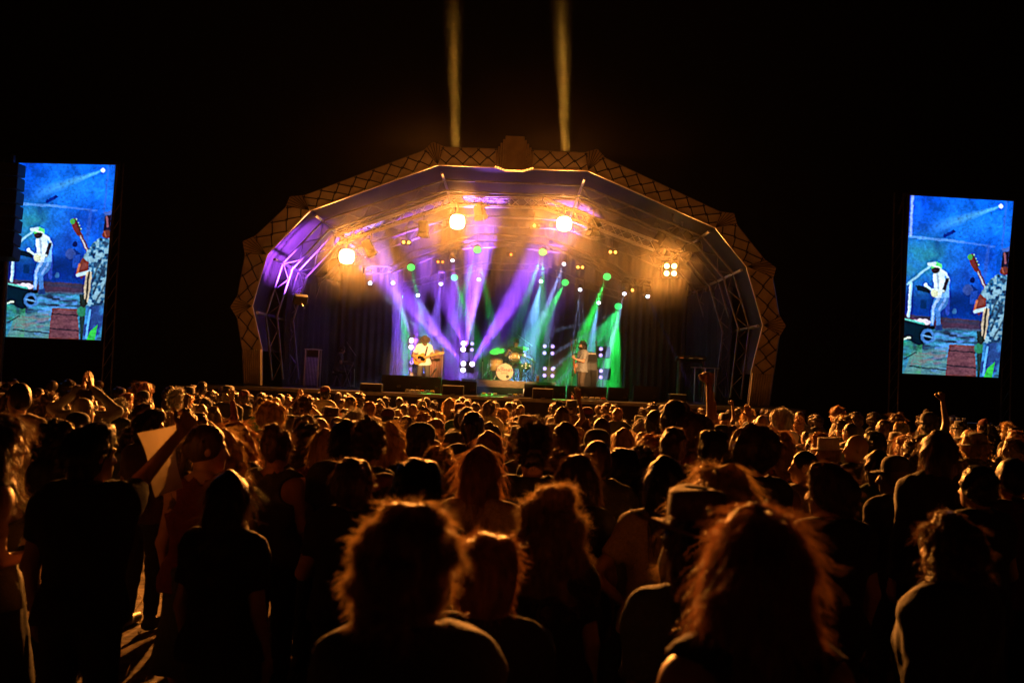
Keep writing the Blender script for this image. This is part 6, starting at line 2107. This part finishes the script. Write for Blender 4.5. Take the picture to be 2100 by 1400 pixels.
# hand placed people: u, top v, distance, pose, hair, colour, top, top colour, yaw, options
FG = [
    (850, 1036, 2.35, 'turn_r', 'shag', 'blond', 't_shirt', 'charcoal', 2, dict(mult=3.2, lab='nearest person in the middle, wavy blond hair, face turned right')),
    (1560, 1042, 2.2, 'stand_f', 'tress', 'auburn', 'tank_top', 'black', 5, dict(mult=3.2, lab='nearest person on the right with a mass of long wavy reddish hair')),
    (1003, 1093, 3.1, 'stand', 'messy', 'auburn', 't_shirt', 'black', -10, dict(mult=2, lab='shorter person just right behind the nearest blond head')),
    (1133, 1003, 4.1, 'stand_f', 'frizz', 'blond', 't_shirt', 'black', 0, dict(mult=1.8, lab='person with glowing blond frizzy hair and black T-shirt, in the lower middle')),
    (472, 968, 4.4, 'stand_f', 'long', 'dark brown', 't_shirt', 'black', -12, dict(mult=2, lab='person with long straight dark hair and black T-shirt, lower left')),
    (724, 938, 5.2, 'fold', 'messy', 'brown', 't_shirt', 'black', 6, dict(mult=1.6, lab='person with neck length tousled brown hair, left behind the nearest blond head')),
    (858, 938, 4.3, 'stand', 'messy', 'black', 't_shirt', 'black', 0, dict(mult=1.6, lab='person with dark messy hair directly above the nearest blond head')),
    (790, 966, 5.6, 'stand', 'short', 'black', 'hoodie', 'maroon', 0, dict(hat='cap', hatcol='maroon', lab='person in a red cap peeking between two dark heads left of centre')),
    (986, 918, 4.9, 'stand_f', 'long', 'auburn', 'loose_shirt', 'cream', 0, dict(mult=2, lab='person with long glowing red hair and pale patterned shirt at the centre')),
    (1482, 950, 3.9, 'stand_f', 'wavy', 'blond', 't_shirt', 'charcoal', 0, dict(mult=2, lab='person with long wavy blond hair behind the wide brimmed hat')),
    (1432, 1003, 3.0, 'stand_f', 'long', 'dark brown', 't_shirt', 'denim blue', 14, dict(mult=1.4, hat='cowboy_hat', hatcol='brown', lab='person in a wide brimmed felt hat left of the nearest reddish hair')),
    (1364, 938, 5.0, 'akimbo', 'long', 'black', 't_shirt', 'cream', 0, dict(mult=1.6, lab='person with long black hair and pale T-shirt, left arm on the hip')),
    (1548, 868, 6.4, 'stand', 'afro', 'brown', 't_shirt', 'charcoal', 0, dict(mult=1.6, lab='person with a large round brown afro glowing at its rim')),
    (1706, 946, 4.9, 'turn_l', 'messy', 'brown', 't_shirt', 'black', 10, dict(mult=1.6, lab='person with swept brown hair and dark T-shirt looking left, right side')),
    (1952, 1050, 3.6, 'stand_f', 'shag', 'brown', 'hoodie', 'black', 25, dict(mult=2, lab='person with wavy brown hair lit on its left side, close to the lower right corner')),
    (1925, 886, 6.2, 'stand', 'long', 'brown', 'hoodie', 'black', 0, dict(mult=1.4, lab='tall long haired person in a black hooded top at the right')),
    (1838, 930, 6.6, 'turn_l', 'short', 'dark brown', 'long_sleeve_shirt', 'black', 10, dict(hat='cap', hatcol='black', lab='person in a black cap seen in profile, left of the tall long haired one')),
    (2078, 940, 6.0, 'stand', 'buzz', 'black', 't_shirt', 'maroon', 10, dict(lab='person with a reddish lit head at the right edge')),
    (2010, 955, 5.6, 'fold', 'short', 'black', 't_shirt', 'black', 15, dict(lab='dark person with short hair right of the tall long haired one')),
    (570, 862, 6.4, 'fold_f', 'bun', 'brown', 'tank_top', 'charcoal', -14, dict(mult=1.8, lab='bare shouldered person with brown bun touching her chin, left of centre')),
    (668, 881, 7.0, 'stand_f', 'long', 'blond', 'tank_top', 'maroon', 0, dict(mult=1.6, lab='person with long straight blond hair and bare shoulders beside the bun')),
    (630, 868, 7.4, 'stand', 'curly', 'dark brown', 't_shirt', 'black', 0, dict(mult=1.2, lab='person with dark curly hair between the bun and the straight blond hair')),
    (712, 858, 6.6, 'stand', 'messy', 'black', 't_shirt', 'charcoal', 0, dict(mult=1.4, lab='person with black tousled hair right of the straight blond hair')),
    (757, 853, 6.4, 'stand_f', 'updo', 'brown', 't_shirt', 'black', -6, dict(mult=2, lab='person with brown curls pinned up high and black T-shirt, left of centre')),
    (793, 864, 7.0, 'stand_f', 'wavy', 'blond', 't_shirt', 'black', -10, dict(mult=1.6, lab='person with wavy blond hair right beside the pinned up curls')),
    (864, 862, 6.6, 'stand', 'short', 'dark brown', 't_shirt', 'black', -6, dict(hat='cap', hatcol='charcoal', lab='person in a dark cap and T-shirt left of the centre')),
    (900, 920, 6.0, 'stand_f', 'curly', 'blond', 't_shirt', 'black', 0, dict(mult=1.4, lab='short person with blond curls just left of the glowing red hair')),
    (1003, 886, 6.6, 'stand_f', 'long', 'auburn', 't_shirt', 'maroon', 0, dict(mult=1.4, lab='person with long auburn hair behind the glowing red hair')),
    (1096, 862, 5.6, 'stand', 'tall', 'dark brown', 't_shirt', 'black', 0, dict(mult=1.8, lab='broad shouldered person with tall dark curls in the middle')),
    (1160, 868, 7.0, 'stand_f', 'long', 'brown', 't_shirt', 'black', 4, dict(mult=1.6, lab='person with long straight brown hair right of the tall dark curls')),
    (1142, 926, 6.4, 'stand_f', 'curly', 'brown', 't_shirt', 'charcoal', 0, dict(mult=1.2, lab='short person with brown curls below the long straight brown hair')),
    (1184, 934, 5.2, 'stand_f', 'bob', 'brown', 't_shirt', 'black', 4, dict(mult=1.8, lab='person with chin length brown hair, left of the olive shirt')),
    (1226, 904, 5.9, 'stand', 'buzz', 'brown', 'loose_shirt', 'olive', 0, dict(lab='broad person with cropped hair and loose olive shirt right of centre')),
    (1226, 876, 7.2, 'stand', 'short', 'black', 't_shirt', 'black', 0, dict(hat='cap', hatcol='olive', lab='person in an olive cap behind the cropped head')),
    (1280, 917, 6.5, 'stand', 'messy', 'black', 't_shirt', 'charcoal', 0, dict(lab='person with short black tousled hair right of the olive shirt')),
    (1316, 916, 6.9, 'stand_f', 'curly', 'brown', 't_shirt', 'black', 0, dict(mult=1.2, lab='person with curly brown hair left above the long black hair')),
    (1336, 894, 7.5, 'stand_f', 'curly', 'auburn', 't_shirt', 'black', 0, dict(mult=1.2, lab='person with curly auburn hair behind the curly brown one, right of centre')),
    (1382, 876, 7.0, 'stand', 'short', 'brown', 't_shirt', 'charcoal', 0, dict(lab='person with short brown hair and bare neck left of the wet dark head')),
    (1470, 880, 6.8, 'turn_l', 'messy', 'black', 't_shirt', 'black', -10, dict(lab='dark haired person leaning left of the round afro')),
    (1390, 820, 8.6, 'fist', 'messy', 'dark brown', 't_shirt', 'charcoal', 0, dict(arm=True, lab='person raising a fist high in the right half of the crowd')),
    (1424, 844, 8.4, 'stand', 'afro', 'brown', 'tank_top', 'maroon', 0, dict(mult=1.0, lab='person with a small brown afro beside the raised fist')),
    (190, 862, 4.6, 'sheet', 'messy', 'black', 't_shirt', 'black', 3, dict(mult=1.4, lab='dark person in black raising an arm with a pale sheet, left')),
    (425, 871, 5.4, 'turn_r', 'braid', 'brown', 'tank_top', 'maroon', -8, dict(mult=1.6, lab='person with a brown braid and wine red top right of the pale sheet')),
    (455, 878, 6.0, 'stand_f', 'wavy', 'blond', 't_shirt', 'black', -10, dict(mult=1.2, lab='person with wavy blond hair half hidden behind the brown braid')),
    (487, 864, 7.2, 'stand_f', 'wavy', 'auburn', 't_shirt', 'black', -14, dict(mult=1.2, lab='person with long auburn waves right of the brown braid')),
    (-2, 846, 4.8, 'fold_f', 'wavy', 'brown', 'tank_top', 'olive', -50, dict(mult=1.8, lab='person with long brown waves and bare arm at the left edge')),
    (28, 800, 9.5, 'turn_r', 'long', 'brown', 't_shirt', 'black', -30, dict(lab='long haired person looking right, far left behind the bare arm')),
    (118, 862, 6.6, 'stand', 'curly', 'black', 'hoodie', 'charcoal', -30, dict(lab='broad dark person in a hooded top left of the pale sheet')),
    (160, 842, 8.0, 'stand', 'short', 'black', 'hoodie', 'charcoal', -30, dict(hat='cap', hatcol='charcoal', lab='person in a grey cap behind the dark person raising an arm')),
    (310, 836, 8.0, 'turn_r', 'messy', 'dark brown', 't_shirt', 'brown', -10, dict(lab='person seen from behind right above the pale sheet')),
    (404, 846, 8.6, 'turn_r', 'short', 'brown', 't_shirt', 'charcoal', -20, dict(lab='person with short brown hair in profile right above the brown braid')),
    (612, 822, 15.5, 'clap', 'short', 'brown', 't_shirt', 'grey', 0, dict(arm=True, lab='person clapping both hands overhead before the left wing')),
    (1153, 835, 14.0, 'wave', 'long', 'brown', 'tank_top', 'black', 10, dict(arm=True, lab='person holding one open hand up in front of the bassist')),
    (1435, 862, 13.0, 'wave', 'short', 'brown', 't_shirt', 'black', 10, dict(lab='person waving an open hand right behind the raised fist')),
    (1500, 872, 12.0, 'wave', 'wavy', 'brown', 'tank_top', 'black', 0, dict(lab='person with brown waves holding up a slim hand, right of the round afro')),
    (1480, 868, 11.0, 'stand', 'short', 'black', 't_shirt', 'black', 0, dict(hat='cap', hatcol='black', lab='person in a black cap behind the round afro')),
    (1600, 885, 8.6, 'stand_f', 'wavy', 'auburn', 'hoodie', 'maroon', 0, dict(mult=1.2, lab='person with reddish waves and wine red hooded top right of the round afro')),
    (1652, 925, 7.4, 'turn_l', 'buzz', 'black', 'tank_top', 'cream', 20, dict(lab='person with shaven head and glasses looking left, pale tank top')),
    (1700, 895, 9.2, 'turn_l', 'short', 'brown', 't_shirt', 'grey', 20, dict(hat='fedora', hatcol='grey', lab='person in a grey brimmed hat and beard looking left')),
    (1760, 892, 8.8, 'turn_l', 'bald', 'brown', 't_shirt', 'black', 20, dict(skin=0, lab='bald bearded person in profile looking left on the right side')),
    (1882, 897, 8.2, 'turn_l', 'curly', 'brown', 'hoodie', 'black', 20, dict(mult=1.2, lab='person with curly brown hair lit on the face, left of the tall long haired one')),
    (1860, 890, 10.5, 'turn_l', 'wavy', 'auburn', 't_shirt', 'maroon', 20, dict(lab='person with auburn hair lit from the left in the right crowd')),
    (1800, 925, 7.6, 'fold_f', 'long', 'dark brown', 'long_sleeve_shirt', 'green', 20, dict(lab='person in a green sleeved top holding hands up, right side')),
]
sheet_person = None


def HAIRRES(m, k):
    """strand count factor, seed, (shoes), strand width: finer and denser hair the nearer the head."""
    if m >= 3: return 6.5, k, True, .0006
    if m >= 1.8: return 3.0, 2, True, .0008
    return 1.2, 0, True, .0012


for k, (u, v, y, pn, hr, hc, tp_, tc_, yw, o) in enumerate(FG):
    loc, sc_ = place(u, v, y, hr, o.get('hat'))
    if o.get('arm'):      # v marks the head, the arm rises above it
        pass
    legs = 'trousers' if k % 3 else ('shorts' if not POSES[pn]['fem'] else 'skirt')
    p = person(o['lab'], pn, loc, face_stage(loc, yw), sc_, hr, hc, tp_, tc_, legs, DARKTR if k % 2 else JEANS, o.get('skin', (0, 1, 0, 0, 2, 1)[k % 6] if o.get('mult', 1) < 1.3 else 0),
               o.get('hat'), o.get('hatcol'), 'people in the crowd', *HAIRRES(o.get('mult', 1.0), k))
    TAKEN.append((loc.x, loc.y))
    if pn == 'sheet': sheet_person = p

# pale sheet held by the dark person on the left
hw = to_world(sheet_person, POSES['sheet']['wr'][1] + V(.02, .03, .10))
ps = thing('paper_sheet', 'pale curled sheet held up in a raised hand at the left', 'paper', hw)
v_, f_ = [], []
TLs, TRs, BRs, BLs = at(281, 888, hw.y + .08), at(356, 872, hw.y + .18), at(372, 1000, hw.y + .20), at(322, 1018, hw.y + .06)
for j in range(9):
    for i in range(7):
        s, t_ = i / 6, j / 8
        q = TLs.lerp(TRs, s).lerp(BLs.lerp(BRs, s), t_) + Vector((0, .05 * math.sin(s * 3.1) + .03 * math.sin(t_ * 5 + s * 2), 0)) - hw
        v_.append(tuple(q))
for j in range(8):
    for i in range(6):
        a = j * 7 + i; f_.append((a, a + 1, a + 8, a + 7))
MB().add(v_ + [(x, y + .0015, z) for x, y, z in v_], f_ + [tuple(63 + i for i in q[::-1]) for q in f_]).build('page', mat('thin_paper', (.72, .66, .56), .8, trans=.6, var=.08), ps, True)

# everyone else, row upon row to the stage
r2 = random.Random(21)
cands = []
y = 7.6
while y < 28.4:
    half = y * .56 + 1.2
    step = .60 + .030 * (y - 7)
    x = -half + r2.uniform(0, step)
    while x < half:
        cands.append((x + r2.uniform(-.16, .16), y + r2.uniform(-.25, .25)))
        x += step * r2.uniform(.8, 1.25)
    y += .80 + .028 * (y - 7)
cands = [c for c in cands if all((c[0] - a) ** 2 + (c[1] - b) ** 2 > .30 for a, b in TAKEN)]
# clear strip in front of the stage and looser crowd on the flanks
keep = []
for x, y in cands:
    side = abs(x) / (y * .53 + 1)
    if y < 9.5 and x < -1.6 and r2.random() < .35: continue
    if side > .80 and r2.random() < .30: continue
    if 6 < y < 15 and abs(x + 2.95 + (y - 9) * .12) < .55: continue
    keep.append((x, y))
keep.sort(key=lambda c: c[1])
MAX_SINGLE = 300 - len(FG) - 4
HAIRS = ['short', 'short', 'messy', 'messy', 'curly', 'long', 'long', 'wavy', 'wavy', 'bob', 'pony', 'bun', 'tall', 'afro', 'buzz', 'frizz', 'updo', 'braid', 'bald']
FEM = {'long', 'wavy', 'bob', 'pony', 'bun', 'frizz', 'updo', 'braid'}
HC = ['black', 'dark brown', 'dark brown', 'brown', 'brown', 'brown', 'auburn', 'blond', 'blond', 'grey']
TC = ['black', 'black', 'black', 'charcoal', 'navy', 'white', 'grey', 'maroon', 'olive', 'denim blue', 'cream', 'brown', 'green']
TK = ['t_shirt', 't_shirt', 't_shirt', 'tank_top', 'loose_shirt', 'hoodie', 'long_sleeve_shirt']
PLACE = [(-99, 60, 'at the left edge'), (60, 200, 'below the left screen'), (200, 360, 'right of the left screen'), (360, 490, 'left of the arch'), (490, 600, 'at the left arch foot'), (600, 740, 'before the left wing'),
         (740, 830, 'left of the guitarist'), (830, 905, 'before the guitarist'), (905, 985, 'before the lamp tower'), (985, 1085, 'before the drum kit'), (1085, 1160, 'left of the bassist'), (1160, 1240, 'before the bassist'), (1240, 1330, 'right of the bassist'),
         (1330, 1430, 'before the right wing'), (1430, 1540, 'near the right arch foot'), (1540, 1660, 'at the right arch foot'), (1660, 1840, 'right of the arch'), (1840, 2000, 'below the right screen'), (2000, 2300, 'at the right edge')]
ROWS = [(0, 9.5, 'nearby'), (9.5, 12, 'fairly near'), (12, 15, 'midway'), (15, 19, 'deep'), (19, 24, 'far back'), (24, 40, 'by the stage')]
SEEN = {}


def pix(p):
    d = Vector(p) - CAM
    z = d.dot(_F)
    return 1050 + F_PX * d.dot(_Rt) / z, 700 - F_PX * d.dot(_Up) / z


singles, rest = keep[:MAX_SINGLE], keep[MAX_SINGLE:]
for k, (x, y) in enumerate(singles):
    H = r2.gauss(1.70, .085)
    loc = Vector((x, y, gz(y)))
    u, _ = pix(loc + Vector((0, 0, 1.7)))
    pl = next(n for a, b, n in PLACE if a <= u < b) if -99 <= u < 2300 else ('at the far left edge' if u < 0 else 'at the far right edge')
    rw = next(n for a, b, n in ROWS if a <= y < b)
    for trial in range(40):
        hr, hc = r2.choice(HAIRS), r2.choice(HC)
        tk, tc_ = r2.choice(TK), r2.choice(TC)
        hat = r2.choice([None] * 22 + ['cap', 'cap', 'cap', 'beanie', 'fedora', 'bucket_hat'])
        hatc = r2.choice(['black', 'charcoal', 'maroon', 'olive', 'black', 'navy', 'brown', 'grey'])
        if hat and hr in ('afro', 'curly', 'bun', 'updo', 'tall', 'frizz', 'bald'): hr = 'short' if r2.random() < .5 else 'long'
        if tk == 'tank_top' and hr not in FEM and r2.random() < .6: tk = 't_shirt'
        tone = {'denim blue': 'blue', 'maroon': 'wine red'}.get(tc_, tc_)
        if hat: desc = f"{ {'maroon': 'wine red'}.get(hatc, hatc)} {hat.replace('_', ' ')}"
        else: desc = LINE[hr].format(c=hc)
        lab = f"{desc}, {tone} {TOPN[tk]}, {rw}, {pl}".replace('dark brown', 'dark').replace('wine red', 'crimson').replace(' sleeved', '-sleeved')
        if lab not in SEEN: break
    SEEN[lab] = 1
    fem = hr in FEM
    if fem: H -= .10
    pn = r2.choice(['stand_f', 'stand_f', 'fold_f', 'turn_r', 'akimbo', 'stand_f'] if fem else ['stand', 'stand', 'fold', 'turn_l', 'stand', 'fold'])
    if y < 23 and abs(u - 1041) > 340 and r2.random() < .06: pn = 'wave' if fem else r2.choice(['fist', 'clap'])
    yw = r2.gauss(0, 14)
    p = person('person, ' + lab, pn, loc, face_stage(loc, yw), H / 1.757, hr, hc, tk, tc_, 'skirt' if fem and k % 4 == 0 else ('shorts' if k % 5 == 0 and not fem else 'trousers'), DARKTR if k % 2 else JEANS,
               r2.choice([0, 0, 0, 1, 1, 2]), hat, hatc, 'people in the crowd', 1.2, 0, shoes=(y < 10))
print('crowd singles', len(singles), 'rest', len(rest))

# those beyond the first three hundred, hard against the stage: one joined mass of busts
if rest:
    def bust(hr):
        F = Field((-.34, -.32, 1.0), (.34, .30, 1.95), .026)
        P = POSES['stand_f' if hr in FEM else 'stand']
        for p, k in torso_prims(P, .018): F.put(p, k)
        F.put(('cap', P['neck'] + V(0, 0, -.05), P['head'], .062, .056), .03)
        for s in (0, 1): F.put(('cap', P['sh'][s], P['el'][s], .06, .045), .04)
        F.keep(lambda X, Y, Z: 1.05 - Z + 0 * X)
        B = F.nets()
        G = Field((-.26, -.26, 1.2), (.26, .26, 1.95), .020)
        H = P['head']; g = {'short': .015, 'afro': .07, 'long': .025, 'wavy': .035, 'curly': .05}[hr]
        G.put(('ell', H + V(0, -.012, .02), (.08 + g, .1 + g, .105 + g), None), 0)
        if hr in FEM: G.put(('ell', H + V(0, -.07, -.16), (.1 + g * .5, .06, .2), None), .06)
        if g > .03: G.noise(.02, 40, 3)
        N_ = G.nets()
        st = strands(N_, {'short': 'short', 'afro': 'afro', 'long': 'long', 'wavy': 'wavy', 'curly': 'curly'}[hr], .12, .004, 5) if False else None
        return B, N_
    KB = {h: bust(h) for h in ('short', 'afro', 'long', 'wavy', 'curly')}
    HB = {'dark': [], 'light': []}; BB = []
    for k, (x, y) in enumerate(rest):
        hr = r2.choice(list(KB)); s = r2.uniform(.90, 1.03)
        a = R(face_stage(Vector((x, y, 0)), r2.gauss(0, 16)))
        for (v, f), dst in ((KB[hr][0], BB), (KB[hr][1], HB['light' if k % 4 == 0 else 'dark'])):
            q = v * s; c_, s_ = math.cos(a), math.sin(a)
            q = np.stack([q[:, 0] * c_ - q[:, 1] * s_ + x, q[:, 0] * s_ + q[:, 1] * c_ + y, q[:, 2] + gz(y)], 1)
            dst.append((q, f))
    me = np_mesh('crowd', BB + HB['dark'] + HB['light'], CLOTH['charcoal'])
    me.materials.append(HAIRC['dark brown']); me.materials.append(HAIRC['brown'])
    nb = sum(len(f) for _, f in BB); nd = sum(len(f) for _, f in HB['dark'])
    mi = np.zeros(len(me.polygons), np.int32); mi[nb:nb + nd] = 1; mi[nb + nd:] = 2
    me.polygons.foreach_set('material_index', mi)
    tag(inst('crowd', me), 'packed mass of people pressed against the front of the stage', None, None, 'stuff')
